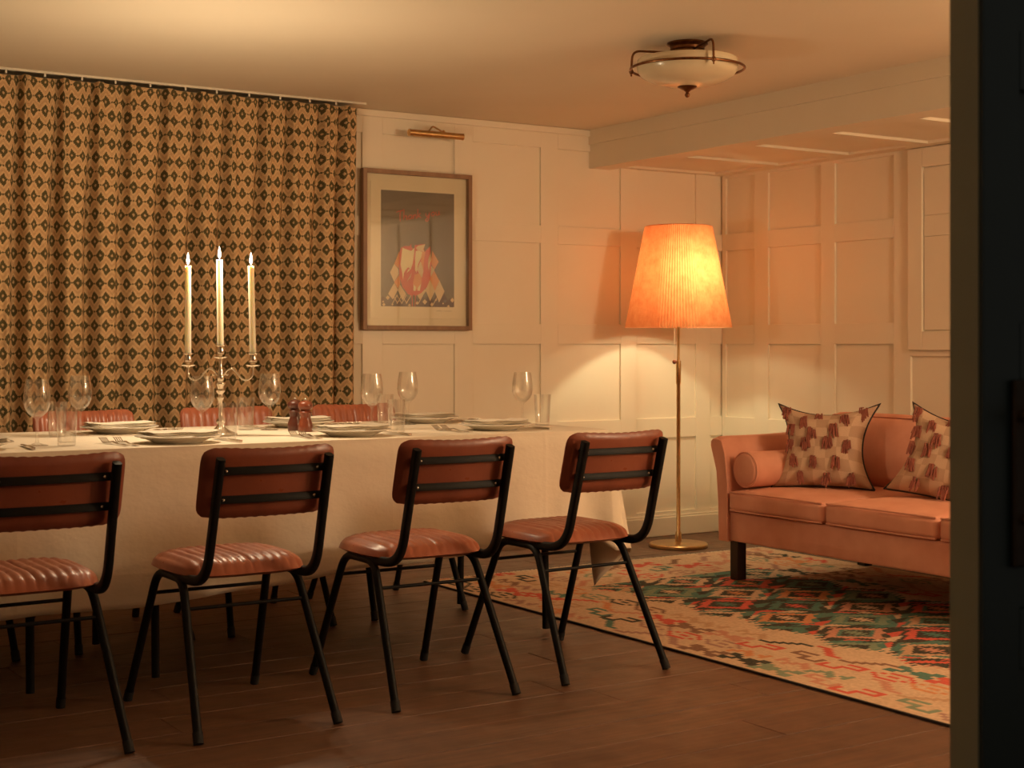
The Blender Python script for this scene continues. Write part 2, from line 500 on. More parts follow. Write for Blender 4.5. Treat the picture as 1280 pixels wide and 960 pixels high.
# shuttered window on the right wall
win = thing('window_1', 'painted shut window shutter in a plain cream architrave above the sofa', 'window', (0, 0, 0), kind='structure')
fr = MB()
wy0, wy1, wz0, wz1 = 4.06, 5.13, 1.05, 2.046
fwid = .092
fr.box(XR - .02, XR - .0005, wy1 - fwid, wy1, wz0, wz1, .003)
fr.box(XR - .02, XR - .0005, wy0, wy0 + fwid, wz0, wz1, .003)
fr.box(XR - .02, XR - .0005, wy0 + fwid, wy1 - fwid, wz0, wz0 + fwid, .003)
fr.box(XR - .02, XR - .0005, wy0 + fwid, wy1 - fwid, wz1 - fwid - .004, wz1, .003)
fr.obj('window_frame', M['wall'], win)
zb = [1.148, 1.608, 1.712, 1.946]
for k in range(3):
    MB().box(XR - .009, XR - .0005, wy0 + fwid + .004, wy1 - fwid - .005, zb[k] + .001, zb[k + 1] - .001, .001).obj('shutter_board', M['wall'], win)

# remaining walls (camera side); the doorway is open on the left of the closed leaf
struct('wall_left', MB().box(XL - .1, XL, YF - .1, YB + .1, 0, ZC + .05), M['wall'], 'plain cream wall at the far left end of the dining room', 'wall')
wf = MB()
wf.box(XL - .1, 0.05, YF - .12, YF, 0, ZC + .05)
wf.box(2.30, XR + .1, YF - .12, YF, 0, ZC + .05)
wf.box(0.05, 2.30, YF - .12, YF, 2.06, ZC + .05)
struct('wall_front', wf, M['wall'], 'cream wall with the doorway the room is seen through', 'wall')

door = thing('door_1', 'closed dark green panelled door leaf with brass lever handle', 'door', (1.474, 1.227, 0), kind='structure')
DW = .80
MB().box(.002, DW, .004, .040, .012, 2.05, .001).obj('leaf_core', M['darkpaint'], door)
MB().box(0, .002, 0, .044, .012, 2.05).obj('leaf_edge', M['edge_lit'], door)
zz = [.012, .22, .66, .74, 1.11, 1.40, 1.475, 1.92, 2.05]
for x0, x1 in ((.002, .072), (.375, .445), (DW - .07, DW)):
    MB().box(x0, x1, -.006, .004, .012, 2.05, .002).obj('door_stile', M['darkpaint'], door)
for k in (0, 2, 4, 5, 7):
    a, b = {0: (.012, .22), 2: (.67, .745), 4: (1.11, 1.40), 5: (1.40, 1.475), 7: (1.92, 2.05)}[k]
    if k == 4: a, b = (.80, 1.105)
    for x0, x1 in ((.072, .375), (.445, DW - .07)):
        MB().box(x0, x1, -.006, .004, a, b, .002).obj('door_rail', M['darkpaint'], door)
hd = MB().box(.052, .098, -.014, -.006, .80, 1.035, .003).obj('handle_plate', M['plate'], door)
MB().tube(bez([(.072, -.012, .99), (.072, -.058, .99), (.19, -.060, .985)], .02), [.009] * 9 if False else .009, 10).obj('lever_handle', M['brass'], hd, 60)
MB().lathe([(0, -.006), (.007, -.006), (.007, .004), (0, .006)], 12).xf(Matrix.Translation((.072, -.015, .86)) @ Matrix.Rotation(PI / 2, 4, 'X')).obj('key_cover', M['brass'], hd, 40)

# cornice + baseboards
struct('trim_2', MB().box(3.30, 4.71, YB - .014, YB, ZC - .035, ZC - .001, .004).box(-1.4, 3.30, YB - .014, YB, ZC - .035, ZC - .001, .004), M['wall'], 'slim cream cornice strip along the top of the back wall', 'trim')
struct('baseboard_back', MB().box(XL, XR - .018, YB - .018, YB, 0, .105, .004).box(XL, XR - .01, YB - .010, YB, .105, .118, .003), M['wall'], 'cream skirting board along the back wall', 'skirting')
struct('baseboard_right', MB().box(XR - .018, XR, YF, YB, 0, .105, .004).box(XR - .010, XR, YF, YB, .105, .118, .003), M['wall'], 'cream skirting board along the wall behind the sofa', 'skirting')

# wall light on the camera side wall, beside the door (lights the chairs and sofa)
scn = thing('wall_sconce', 'brass wall light with a small cream shade on the doorway wall', 'wall light', (4.60, YF, 1.62))
MB().lathe([(0, 0), (.05, 0), (.05, .012), (.03, .022), (0, .024)], 20).xf(Matrix.Rotation(-PI / 2, 4, 'X')).obj('back_plate', M['brass'], scn, 40)
MB().tube(bez([(0, .02, 0), (0, .14, -.02), (0, .14, .05)], .05), .007, 8).obj('arm', M['brass'], scn, 60)
MB().lathe([(0, 0), (.013, .004), (.015, .05), (0, .052)], 14, (0, .14, .045)).obj('candle_tube', M['opal'], scn, 60)
bl = MB().lathe([(0, -.03), (.012, -.025), (.02, -.005), (.016, .018), (.006, .034), (0, .036)], 14, (0, .14, .13)).obj('bulb', M['bulb'], scn, 70)
bl.visible_shadow = True
ld = bpy.data.lights.new('sconce_light', 'POINT'); ld.energy = SCONCE_W; ld.color = SCONCE_C; ld.shadow_soft_size = .2
lo = bpy.data.objects.new('sconce_light', ld); COL.objects.link(lo); lo.parent = scn; lo.location = (0, .30, .16)

# ------------------------------------------------------------------ rug
def build_rug():
    x0, x1, y0, y1 = 3.30, 5.34, 2.35, 5.86
    nx, ny = 204, 290
    cxs, cys = (x1 - x0) / nx, (y1 - y0) / ny
    C = dict(beige=(206, 174, 144), tan=(188, 150, 118), rose=(196, 136, 112), coral=(204, 84, 70), red=(190, 62, 54), dark=(30, 48, 44),
             teal=(62, 116, 104), sage=(120, 140, 116), brown=(128, 92, 74), mauve=(164, 124, 110), orange=(206, 136, 92))
    rnd = random.Random(5)
    img = [['beige'] * nx for _ in range(ny)]
    hexo = ["..####..", ".#....#.", "#..##..#", ".#....#.", "..####.."]
    hook = ["####....", "#..#....", "#..####.", "......#.", "...####."]
    bow = ["##....##", "####.###", ".#####..", "####.###", "##....##"]
    ess = ["###.....", "..##....", "...##...", "....##..", ".....###"]
    zig = ["#...#...", "##.##.#.", ".###.##.", "..#...#.", "........"]
    def stamp(bm, i, j, c, sx=2, sy=3, fl=False):
        for r, line in enumerate(bm):
            for q, ch in enumerate(line):
                if ch == '#':
                    for a in range(sx):
                        for b in range(sy):
                            ii = i + r * sx + a; jj = j + (len(line) - 1 - q if fl else q) * sy + b
                            if 0 <= ii < nx and 0 <= jj < ny: img[jj][ii] = c
    pal = ['coral', 'teal', 'dark', 'rose', 'tan', 'brown', 'mauve', 'rose', 'tan', 'coral', 'sage', 'orange', 'rose', 'mauve']
    fx0, fx1, fy0, fy1 = 52, nx - 50, 40, ny - 44
    # faded border lanes
    for lane, i0 in enumerate(list(range(2, fx0 - 8, 11)) + list(range(fx1 + 2, nx - 8, 11))):
        j = rnd.randint(-10, 0); k = 0
        while j < ny:
            bm = [hexo, hook, bow, ess, zig][(lane * 2 + (k // 3)) % 5]
            stamp(bm, i0 + (k % 2) * 2, j, rnd.choice(pal), 2, 2, k % 2 == 0)
            j += rnd.choice((15, 16, 17)); k += 1
    for lane, j0 in enumerate(list(range(2, fy0 - 6, 12)) + list(range(fy1 + 2, ny - 8, 12))):
        i = fx0 - 4; k = 0
        while i < fx1:
            bm = [hexo, hook, bow, ess][(lane + k // 2) % 4]
            for jj in range(j0, min(ny, j0 + 11)):
                for ii in range(i, min(nx, i + 18)): img[jj][ii] = 'beige'
            stamp([''.join(r[q] if q < len(r) else '.' for r in bm) for q in range(8)], i, j0, rnd.choice(pal), 2, 2)
            i += 19; k += 1
    # central field of serrated lozenges
    PX, PY = 44.0, 30.0
    band = ['beige', 'coral', 'tan', 'teal', 'orange', 'beige', 'sage', 'rose']
    core = ['coral', 'sage', 'beige', 'rose', 'teal', 'orange', 'beige']
    for j in range(ny):
        for i in range(nx):
            saw = (j % 3) * 1.8
            # field outline steps in and out
            wob = 9 * abs(((j / PY + .5) % 1.0) - .5) * 2
            if not (fx0 + wob - saw < i < fx1 - wob + saw and fy0 < j < fy1): continue
            best = None
            for ox, oy in ((0, 0), (.5, .5)):
                u = (i - 74) / PX + ox; v = (j - fy0) / PY + oy
                iu, iv = math.floor(u + .5), math.floor(v + .5)
                du, dv = abs(u - iu) * 2, abs(v - iv) * 2
                d = du + dv
                if best is None or d < best[0]: best = (d, du, dv, int(iu * 3 + iv * 5 + ox * 14))
            d, du, dv, cid = best
            t = d + ((j % 5) / 5 - .4) * .16
            if d < .34:
                c = core[cid % 7] if (d < .15 or du < .045 or abs(dv - .12) < .05 and du < .16) else 'dark'
            elif d < .46: c = 'dark' if cid % 3 else 'teal'
            elif t < .70: c = band[cid % 8]
            elif t < .86: c = 'dark' if (cid % 2) else 'teal'
            else: c = ['dark', 'teal', 'dark', 'beige', 'coral'][(j // 5 + cid) % 5]
            img[j][i] = c
    th = .007
    mb = MB()
    mb.grid(nx, ny, lambda u, v: (x0 + u * (x1 - x0), y0 + v * (y1 - y0), th + .0012 * math.sin(u * 9) * math.sin(v * 13)))
    me = bpy.data.meshes.new('rug'); me.from_pydata(mb.v, [], mb.f); me.update()
    ca = me.color_attributes.new('weave', 'FLOAT_COLOR', 'CORNER')
    buf = []
    LC = {}
    for j in range(ny):
        for i in range(nx):
            key = img[j][i]
            if key not in LC: LC[key] = lin(*C[key])
            c = LC[key]; g = .90 + .2 * rnd.random()
            buf += [c[0] * g, c[1] * g, c[2] * g, 1.0] * 4
    ca.data.foreach_set('color', buf)
    root = thing('kilim_rug', 'beige kilim rug with green, coral and dark lozenges under the sofa', 'rug', (0, 0, 0))
    o = bpy.data.objects.new('weave', me); COL.objects.link(o); me.materials.append(M['rug']); o.parent = root
    b = MB()
    b.box(x0 - .008, x0, y0, y1, 0.0005, th); b.box(x1, x1 + .008, y0, y1, .0005, th)
    b.box(x0, x1, y0 - .004, y0, .0005, th - .001); b.box(x0, x1, y1, y1 + .004, .0005, th - .001)
    b.obj('binding', M['piping'], root)
    fr = MB()
    for k in range(170):
        xx = x0 + (k + .5) * (x1 - x0) / 170
        dx = rnd.uniform(-.008, .008)
        fr.tube([(xx, y1, .004), (xx + dx, y1 + .03, .003)], .0022, 4)
        fr.tube([(xx, y0, .004), (xx + dx, y0 - .03, .003)], .0022, 4)
    f = fr.obj('fringe', M['linen'], root); f['kind'] = 'stuff'
build_rug()

# ------------------------------------------------------------------ chairs
def make_chair():
    root = thing('dining_chair', '', 'chair')
    # seat: ribbed leather pad
    def outline(u, v, p=3.6):
        a, b = 2 * u - 1, 2 * v - 1
        m = max(abs(a), abs(b))
        if m < 1e-6: return 0, 0
        k = m / ((abs(a) ** p + abs(b) ** p) ** (1 / p))
        return a * k, b * k
    W, D, yc = .202, .200, .014
    def top(u, v):
        a, b = outline(u, v)
        e = max(abs(2 * u - 1), abs(2 * v - 1))
        edge = (1 - e ** 4) ** .5 if e < 1 else 0
        rib = abs(math.sin(a * W / .030 * PI / 1.0))
        z = .433 + .046 * edge + (.0085 * rib ** .6) * edge - .010 * (1 - a * a) * (1 - b * b) - .010 * sm(.55, 1, b)
        return (a * W * (1 - .05 * (1 - (b + 1) / 2)), yc + b * D, z)
    def bot(u, v):
        a, b = outline(u, v)
        e = max(abs(2 * u - 1), abs(2 * v - 1))
        z = .433 - .014 * ((1 - e ** 6) ** .5 if e < 1 else 0) - .010 * sm(.55, 1, b)
        return (a * W * (1 - .05 * (1 - (b + 1) / 2)), yc + b * D, z)
    MB().grid(84, 22, top).grid(28, 22, bot, True).obj('seat', M['leather'], root, 70)
    # posts: down the back, curving forward under the seat
    for s in (-1, 1):
        pts = bez([(s * .160, -.335, .772), (s * .164, -.235, .423), (s * .172, -.03, .418)], .085, 8)
        MB().tube(pts, 1.0, 12, True, (.0145, .011), ref=(0, -1, .3)).obj('back_post', M['black'], root, 50)
        top_y = .06
        fr = bez([(s * .172, .015, .414), (s * .174, .125, .414), (s * .205, .300, .012)], .065, 7)
        rr = bez([(s * .172, .015, .414), (s * .174, -.085, .414), (s * .207, -.290, .012)], .065, 7)
        for pth in (fr, rr):
            lg = MB().tube(pth, .0125, 12).obj('leg', M['black'], root, 50)
            p = pth[-1]; q = (pth[-2] - pth[-1]).normalized()
            MB().tube([p - q * .010, p + q * .022], .0142, 12).obj('foot_cap', M['rubber'], lg, 50)
    MB().tube([(-.182, .155, .345), (.182, .155, .345)], .0055, 8).obj('stretcher', M['black'], root, 50)
    MB().tube([(-.184, -.126, .338), (.184, -.126, .338)], .0055, 8).obj('stretcher', M['black'], root, 50)
    # cross bars under the seat
    for yy in (-.06, .10):
        MB().box(-.174, .174, yy - .012, yy + .012, .412, .4205, .002).obj('seat_bracket', M['black'], root)
    # backrest
    def lean(z): return -.337 + (.785 - z) * (.103 / .365)
    def arc(x): return .024 * (x / .21) ** 2
    BH0, BH1, BW = .600, .803, .199
    def face(u, v, front):
        a, b = outline(u, v, 8)
        a, b = max(-1, min(1, a)), max(-1, min(1, b))
        e = max(abs(2 * u - 1), abs(2 * v - 1))
        ed = (1 - e ** 8) ** .5 if e < 1 else 0
        x = a * BW; z = (BH0 + BH1) / 2 + b * (BH1 - BH0) / 2
        z += -.010 * (1 - a * a) * sm(0, 1, b) + .0022 * abs(math.sin(x / .030 * PI)) * sm(.7, 1, abs(b))
        y0 = lean(z) + arc(x) + .013
        if front:
            rib = abs(math.sin(x / .030 * PI))
            y = y0 + .012 + (.016 + .008 * rib ** .6) * ed
        else:
            rib = abs(math.sin(x / .030 * PI)) * sm(.8, 1.0, e)
            y = y0 + .012 - .014 * ed
        return (x, y, z)
    MB().grid(84, 16, lambda u, v: face(u, v, True), True).obj('backrest', M['leather'], root, 70)
    MB().grid(40, 16, lambda u, v: face(u, v, False)).obj('backrest_shell', M['leatherback'], root, 70)
    for z in (.655, .735):
        pts = []
        for k in range(15):
            x = -.162 + .324 * k / 14
            pts.append((x, lean(z) + arc(x) * .9 + .006, z))
        sl = MB().tube(pts, 1.0, 8, True, (.0115, .0032), ref=(0, .27, 1)).obj('back_slat', M['black'], root, 40)
        for x in (-.135, .135):
            MB().lathe([(0, 0), (.0045, .001), (.003, .004), (0, .0045)], 10).xf(Matrix.Translation((x, lean(z) + arc(x) * .9 + .003, z)) @ Matrix.Rotation(PI / 2, 4, 'X')).obj('screw', M['steel'], sl, 60)
    return root
chair0 = make_chair()
YN, YFAR = 4.11, 5.455
near = [(1.05, 4.115, 1.0, 'red-brown leather dining chair at the near table side, farthest from the floor lamp'),
        (1.652, 4.098, 0.0, 'red-brown leather dining chair drawn up in front of the silver candelabrum'),
        (2.272, 4.118, -1.0, 'red-brown leather dining chair in front of the turned wooden mills'),
        (2.872, 4.14, 1.5, 'red-brown leather dining chair next to the rug and the hanging tablecloth corner')]
for i, (x, y, a, lb) in enumerate(near):
    if i == 0:
        o = chair0; o.location = (x, y, 0); o.rotation_euler = (0, 0, math.radians(a)); o['label'] = lb
    else: o = dup(chair0, (x, y, 0), math.radians(a), lb)
    o['group'] = 'leather dining chairs around the table'
far = [(1.10, 5.45, 0, 'red leather dining chair on the curtain side, hidden behind the table but for a leg'),
       (1.715, 5.44, 1, 'red leather dining chair on the curtain side behind the stemmed glasses farthest from the lamp'),
       (2.29, 5.44, -1, 'red leather dining chair on the curtain side right behind the candelabrum'),
       (2.88, 5.45, 0, 'red leather dining chair on the curtain side behind the wooden mills, near the framed print')]
for x, y, a, lb in far:
    o = dup(chair0, (x, y, 0), PI + math.radians(a), lb); o.scale.z = 1.03
    o['group'] = 'leather dining chairs around the table'

# ------------------------------------------------------------------ table and cloth
TZ = .762
TY0, TY1, TX0, TX1 = 4.42, 5.42, -.42, 3.275
def table(x0, x1, label, inset=.155):
    r = thing('folding_table', label, 'table', ((x0 + x1) / 2, (TY0 + TY1) / 2, 0))
    hw, hd = (x1 - x0) / 2, (TY1 - TY0) / 2
    MB().box(-hw, hw, -hd + .006, hd - .006, .725, .758, .004).obj('table_top', M['tabletop'], r)
    for s in (-1, 1):
        xx = s * (hw - inset)
        for t in (-1, 1):
            MB().tube(bez([(xx, t * .10, .66), (xx, t * .30, .60), (xx, t * .315, .012)], .16, 8), .0135, 10).obj('leg', M['black'], r, 50)
        MB().tube([(xx, -.11, .66), (xx, .11, .66)], .012, 10).obj('leg_brace', M['black'], r, 50)
        MB().box(xx - .02, xx + .02, -.09, .09, .665, .726, .002).obj('leg_bracket', M['black'], r)
    return r
table(1.45, TX1 - .006, 'folding table with black bent legs under the white cloth, next to the rug')
table(TX0 + .006, 1.44, 'folding table with black bent legs under the white cloth, away from the rug', .23)

def build_cloth():
    rnd = random.Random(3)
    # perimeter of table top as path with rounded corners (ccw from near-left)
    R = .022
    per = []
    def line(p, q, n):
        for k in range(n): per.append((p[0] + (q[0] - p[0]) * k / n, p[1] + (q[1] - p[1]) * k / n))
    def cor(cx, cy, a0, n=14):
        for k in range(n):
            a = a0 + PI / 2 * k / n
            per.append((cx + R * math.cos(a), cy + R * math.sin(a)))
    line((TX0 + R, TY0), (TX1 - R, TY0), 190); cor(TX1 - R, TY0 + R, -PI / 2)
    line((TX1, TY0 + R), (TX1, TY1 - R), 110); cor(TX1 - R, TY1 - R, 0)
    line((TX1 - R, TY1), (TX0 + R, TY1), 120); cor(TX0 + R, TY1 - R, PI / 2)
    line((TX0, TY1 - R), (TX0, TY0 + R), 40); cor(TX0 + R, TY0 + R, PI)
    n = len(per)
    nor = []
    for i in range(n):
        a, b = per[i - 1], per[(i + 1) % n]
        t = Vector((b[0] - a[0], b[1] - a[1])).normalized(); nor.append((t.y, -t.x))
    corners = [(TX1, TY0), (TX1, TY1), (TX0, TY1), (TX0, TY0)]
    rows = 26
    def drop(x, y):
        base = .485 - .085 * sm(1.1, 3.2, x) + .005 * math.sin(x * 5) + .004 * math.sin(x * 13 + 1)
        if y > TY1 - .3 and x < TX1 - .012: base = .215
        # short overhang at the rug end with one long pointed corner fold
        if x > TX1 - .012 and y > TY0 + .012:
            dy = y - TY0
            base = .44 + 1.25 * dy if dy < .13 else max(.215, .6025 - (dy - .13) * 8, .34 - .125 * sm(.6, .95, dy))
        elif x > TX1 - R and y < TY0 + .05: base = .44
        elif y < TY0 + .01: base += (.44 - .40) * sm(TX1 - .07, TX1 - R, x)
        return base
        return base
    verts = []
    for j in range(rows + 1):
        t = j / rows
        for i in range(n):
            x, y = per[i]; nx_, ny_ = nor[i]
            D = drop(x, y)
            zz = TZ - D * t
            out = .001 + .010 * sm(0, .1, t)
            if y < TY0 + .01:
                f = .006 * math.sin(x * 7.3 + 1) + .005 * math.sin(x * 15.7 + .4) + .003 * math.sin(x * 31)
                out += (f + .004) * t ** 1.1
            elif x > TX1 - .01: out += (.010 * math.sin(y * 14 + 1) + .012 + .030 * math.exp(-((y - TY0 - .05) / .05) ** 2) - .02 * math.exp(-((y - TY0 - .16) / .03) ** 2)) * t
            else: out += (.008 * math.sin(x * 9) + .008) * t
            cd_ = min(math.hypot(x - cx, y - cyy) for cx, cyy in corners)
            # hanging corner: bulges out as a fold, pinched beside it
            out += t * (.050 * math.exp(-(cd_ / .04) ** 2) - .012 * math.exp(-((cd_ - .11) / .04) ** 2) + .014 * math.exp(-((cd_ - .20) / .05) ** 2))
            out = max(out, .003 - .012 * t if False else .0015)
            verts.append((x + nx_ * out, y + ny_ * out, zz))
    faces = []
    for j in range(rows):
        for i in range(n):
            i2 = (i + 1) % n
            faces.append((j * n + i, (j + 1) * n + i, (j + 1) * n + i2, j * n + i2))
    mb = MB(); mb.add(verts, faces)
    # top: strips between the near and far edges
    inner = []
    faces2 = [tuple(range(n))]
    o = len(mb.v)
    mb.f += faces2
    me = mb.mesh('tablecloth', 50)
    o = bpy.data.objects.new('tablecloth', me); COL.objects.link(o)
    t = NT('creased_white_tablecloth'); co = t.coord()
    t.put(t.p.inputs['Base Color'], t.mix(t.ramp(t.noise(3, 3, co), .3, .7), lin(238, 225, 205), lin(231, 217, 196)))
    t.p.inputs['Roughness'].default_value = .8
    h1 = t.noise(7, 4, t.mapping(co, (1, 1, 1.3)), .6)
    sp = t.node('ShaderNodeSeparateXYZ'); t.put(sp.inputs[0], co)
    fold = t.math('PINGPONG', t.math('ADD', sp.outputs[0], .12), .31)
    fr = t.math('SUBTRACT', 1.0, t.ramp(fold, 0, .012))
    fz = t.math('PINGPONG', t.math('ADD', sp.outputs[2], .0), .19)
    fr2 = t.math('SUBTRACT', 1.0, t.ramp(fz, 0, .010))
    t.bump(t.math('ADD', h1, t.math('MULTIPLY', t.math('ADD', fr, fr2), .10)), .35, .02)
    me.materials.append(t.m)
    sol = o.modifiers.new('thickness', 'SOLIDIFY'); sol.thickness = .0012; sol.offset = 1
    tag(o, 'long white tablecloth with pressed creases hanging over the dining table', 'tablecloth')
build_cloth()
TS = TZ + .0018     # resting height on the cloth

# ------------------------------------------------------------------ tableware
def wine_glass():
    prof = [(0, 0), (.034, .0005), (.0345, .002), (.018, .005), (.006, .010), (.0042, .02), (.004, .075), (.0055, .085), (.015, .091), (.029, .103), (.038, .120), (.0415, .138),
            (.0405, .160), (.037, .185), (.0335, .207), (.0325, .207), (.036, .185), (.0395, .160), (.0404, .138), (.037, .121), (.028, .1045), (.014, .094), (0, .091)]
    return MB().lathe(prof, 32, cap=False).mesh('wine_glass', 60)
def tumbler():
    prof = [(0, 0), (.0255, 0), (.027, .002), (.0305, .06), (.034, .120), (.0325, .120), (.0292, .06), (.0262, .014), (.024, .011), (0, .010)]
    return MB().lathe(prof, 32, cap=False).mesh('tumbler', 60)
def plate():
    prof = [(0, .003), (.070, .003), (.072, 0), (.078, 0), (.082, .004), (.105, .013), (.136, .021), (.1365, .023), (.134, .024), (.104, .0165), (.083, .008), (.075, .0065), (0, .0065)]
    return MB().lathe(prof, 48, cap=False).mesh('dinner_plate', 50)
def napkin():
    mb = MB()
    for k, (w_, d_, z0) in enumerate(((.118, .058, 0), (.117, .0565, .0048), (.1175, .055, .0096))):
        def f(u, v, up, w_=w_, d_=d_, z0=z0):
            a, b = 2 * u - 1, 2 * v - 1
            ed = max(abs(a) ** 10, abs(b) ** 6)
            droop = .004 * abs(a) ** 2.5 + .0012 * math.sin(a * 5 + k) + .001 * math.sin(b * 4 + a * 3)
            return (a * w_, b * d_ + .003 * math.sin(a * 3 + k), z0 + .0165 + droop + (.0034 if up else -.0034) * (1 - ed))
        mb.grid(20, 12, lambda u, v: f(u, v, True)); mb.grid(20, 12, lambda u, v: f(u, v, False), True)
    return mb.mesh('napkin', 60)
def fork(L=.20):
    mb = MB()
    def zprof(y):  # 0 handle end .. L tip
        t = y / L
        return .0025 + .006 * sm(.35, .62, t) * (1 - sm(.62, .80, t)) + .015 * sm(.78, 1.0, t)
    pts = [(0, L * k / 20, zprof(L * k / 20)) for k in range(15)]
    wid = [.0085 - .0045 * sm(0, .5, k / 14) + .000 * k for k in range(15)]
    for k in range(14):
        w0, w1 = wid[k], wid[k + 1]
        if k >= 12: w1 = .0115; 
        if k == 13: w0 = .0115; w1 = .0125
        a, b = pts[k], pts[k + 1]; h = .0011
        mb.add([(-w0, a[1], a[2] - h), (w0, a[1], a[2] - h), (w1, b[1], b[2] - h), (-w1, b[1], b[2] - h), (-w0, a[1], a[2] + h), (w0, a[1], a[2] + h), (w1, b[1], b[2] + h), (-w1, b[1], b[2] + h)],
               [(0, 3, 2, 1), (4, 5, 6, 7), (0, 1, 5, 4), (2, 3, 7, 6), (1, 2, 6, 5), (0, 4, 7, 3)])
    for q in range(4):
        x = -.0105 + q * .0070
        mb.tube([(x, L * (.68 + .32 * k / 6), zprof(L * (.68 + .32 * k / 6))) for k in range(7)], [.0017] * 6 + [.0009], 6)
    return mb.mesh('fork', 40)
def knife(L=.225):
    mb = MB()
    hp = [(-.0055, 0), (.0055, 0), (.0045, .10), (-.0045, .10)]
    mb.prism(hp, 2, 0.0005, .0075)
    mb.prism([(-.0045, .10), (.0045, .10), (.0085, .12), (.0085, .19), (.003, L), (-.004, L - .004), (-.0048, .13)], 2, .0025, .0045)
    return mb.mesh('table_knife', 30)
WG, TU, PL, NK, FK, KN = wine_glass(), tumbler(), plate(), napkin(), fork(), knife()
for me, m in ((WG, 'glass'), (TU, 'glass'), (PL, 'china'), (NK, 'linen'), (FK, 'steel'), (KN, 'steel')): me.materials.append(M[m])
def put(name, me, x, y, z, rz, label, cat, group):
    o = bpy.data.objects.new(name, me); COL.objects.link(o); o.location = (x, y, z); o.rotation_euler = (0, 0, rz)
    return tag(o, label, cat, group)
# place settings: plate x, y, side, wine glass xy, tumbler xy, where
settings = [
    (1.02, 4.60, 1, (1.245, 4.66), (1.325, 4.62), 'at the near seat farthest from the lamp'),
    (1.672, 4.585, 1, (1.845, 4.825), (1.872, 4.66), 'at the near seat in front of the candelabrum'),
    (2.30, 4.60, 1, (2.508, 4.85), (2.492, 4.63), 'at the near seat in front of the wooden mills'),
    (2.905, 4.63, 1, (3.155, 4.83), (3.222, 4.79), 'at the near seat beside the rug'),
    (1.68, 5.20, -1, (1.515, 5.12), (1.425, 5.08), 'at the curtain-side seat farthest from the print'),
    (2.375, 5.20, -1, (2.195, 5.06), (2.13, 5.13), 'at the curtain-side seat behind the candelabrum'),
    (2.93, 5.20, -1, (2.80, 5.11), (2.71, 5.13), 'at the curtain-side seat nearest the print')]
for (x, y, s, wg, tu, where) in settings:
    rz = (0 if s == 1 else PI) + random.uniform(-.06, .06)
    put('dinner_plate', PL, x, y, TS, rz, 'round white dinner plate ' + where, 'plate', 'dinner plates on the table')
    put('napkin', NK, x, y - s * .005, TS + .0075, rz + random.uniform(-.12, .12), 'folded white napkin on plate ' + where, 'napkin', 'napkins on the plates')
    put('wine_glass', WG, wg[0], wg[1], TS, 0, 'empty stemmed wine glass ' + where, 'wine glass', 'wine glasses on the table')
    put('tumbler', TU, tu[0], tu[1], TS, 0, 'straight clear water tumbler ' + where, 'tumbler', 'tumblers on the table')
    for k, dx in enumerate((.192, .165)):
        put('fork', FK, x - s * dx, y - s * (.085 + .012 * k), TS, rz + random.uniform(-.05, .05), ('outer' if k == 0 else 'inner') + ' fork left of plate ' + where, 'fork', 'forks beside the plates')
    put('table_knife', KN, x + s * .168, y - s * .115, TS, rz + random.uniform(-.04, .04), 'steel knife right of plate ' + where, 'knife', 'knives beside the plates')

# mills
def mill(x, y, h, label, mat):
    r = thing('table_mill', label, 'mill', (x, y, TS), 0, 'turned wooden mills on the table')
    k = h / .118
    body = [(0, 0), (.0245, 0), (.0265, .004), (.0265, .022), (.0235, .032), (.0185, .046), (.0185, .052), (.0225, .062), (.0235, .067), (.019, .071), (.0165, .076), (0, .076)]
    head = [(0, .0765), (.018, .0765), (.0245, .081), (.027, .090), (.0255, .099), (.018, .106), (.008, .109), (0, .109)]
    MB().lathe([(a, b * k) for a, b in body], 28).obj('body', mat, r, 50)
    MB().lathe([(a, b * k) for a, b in head], 28).obj('head', mat, r, 50)
    MB().lathe([(0, .1085 * k), (.004, .1085 * k), (.0055, .112 * k), (.004, .1165 * k), (0, .118 * k)], 14).obj('knob', M['steel'], r, 60)
M['millwood2'] = paint('dark_turned_wood', lin(92, 46, 32), lin(72, 36, 25), 0.32, nscale=25, stretch=(1, 1, .2), coat=0.1)
mill(2.265, 4.90, .122, 'shiny red-brown turned wooden table mill beside its darker twin', M['millwood'])
mill(2.262, 4.985, .122, 'darker brown turned wooden table mill behind its redder twin', M['millwood2'])

# candelabrum
cr = thing('candelabrum', 'silver three-armed candelabrum holding lit candles on the table', 'candelabrum', (1.925, 4.86, TS), -YAW)
base = [(0, 0), (.056, 0), (.058, .003), (.056, .007), (.044, .012), (.030, .018), (.018, .026), (.011, .036), (0, .037)]
MB().lathe(base, 36).obj('base', M['silver'], cr, 50)
stem = [(0, .036), (.009, .036), (.0145, .044), (.0145, .052), (.008, .060), (.0065, .080), (.0075, .118), (.010, .126), (.0135, .131), (.0085, .137), (.0085, .144), (.0165, .152), (.0165, .156), (.010, .161),
        (.012, .170), (.0165, .178), (.0165, .182), (.0095, .188), (.0125, .196), (.0125, .206), (.0085, .214), (.0105, .222), (.0065, .232), (.006, .255), (.0065, .264), (0, .265)]
MB().lathe(stem, 24).obj('stem', M['silver'], cr, 50)
def cup(x, z):
    pan = MB().lathe([(0, z), (.006, z), (.010, z + .003), (.022, z + .005), (.0265, z + .009), (.025, z + .0095), (.012, z + .007), (0, z + .007)], 28, (x, 0, 0)).obj('drip_pan', M['silver'], cr, 50)
    MB().lathe([(0, z + .006), (.006, z + .007), (.007, z + .014), (.0125, z + .018), (.0135, z + .030), (.011, z + .038), (.012, z + .044), (.020, z + .0475), (.020, z + .049), (.0118, z + .049), (.0112, z + .040), (0, z + .040)], 24, (x, 0, 0)).obj('candle_cup', M['silver'], cr, 50)
cup(0, .263)
AX = .1125
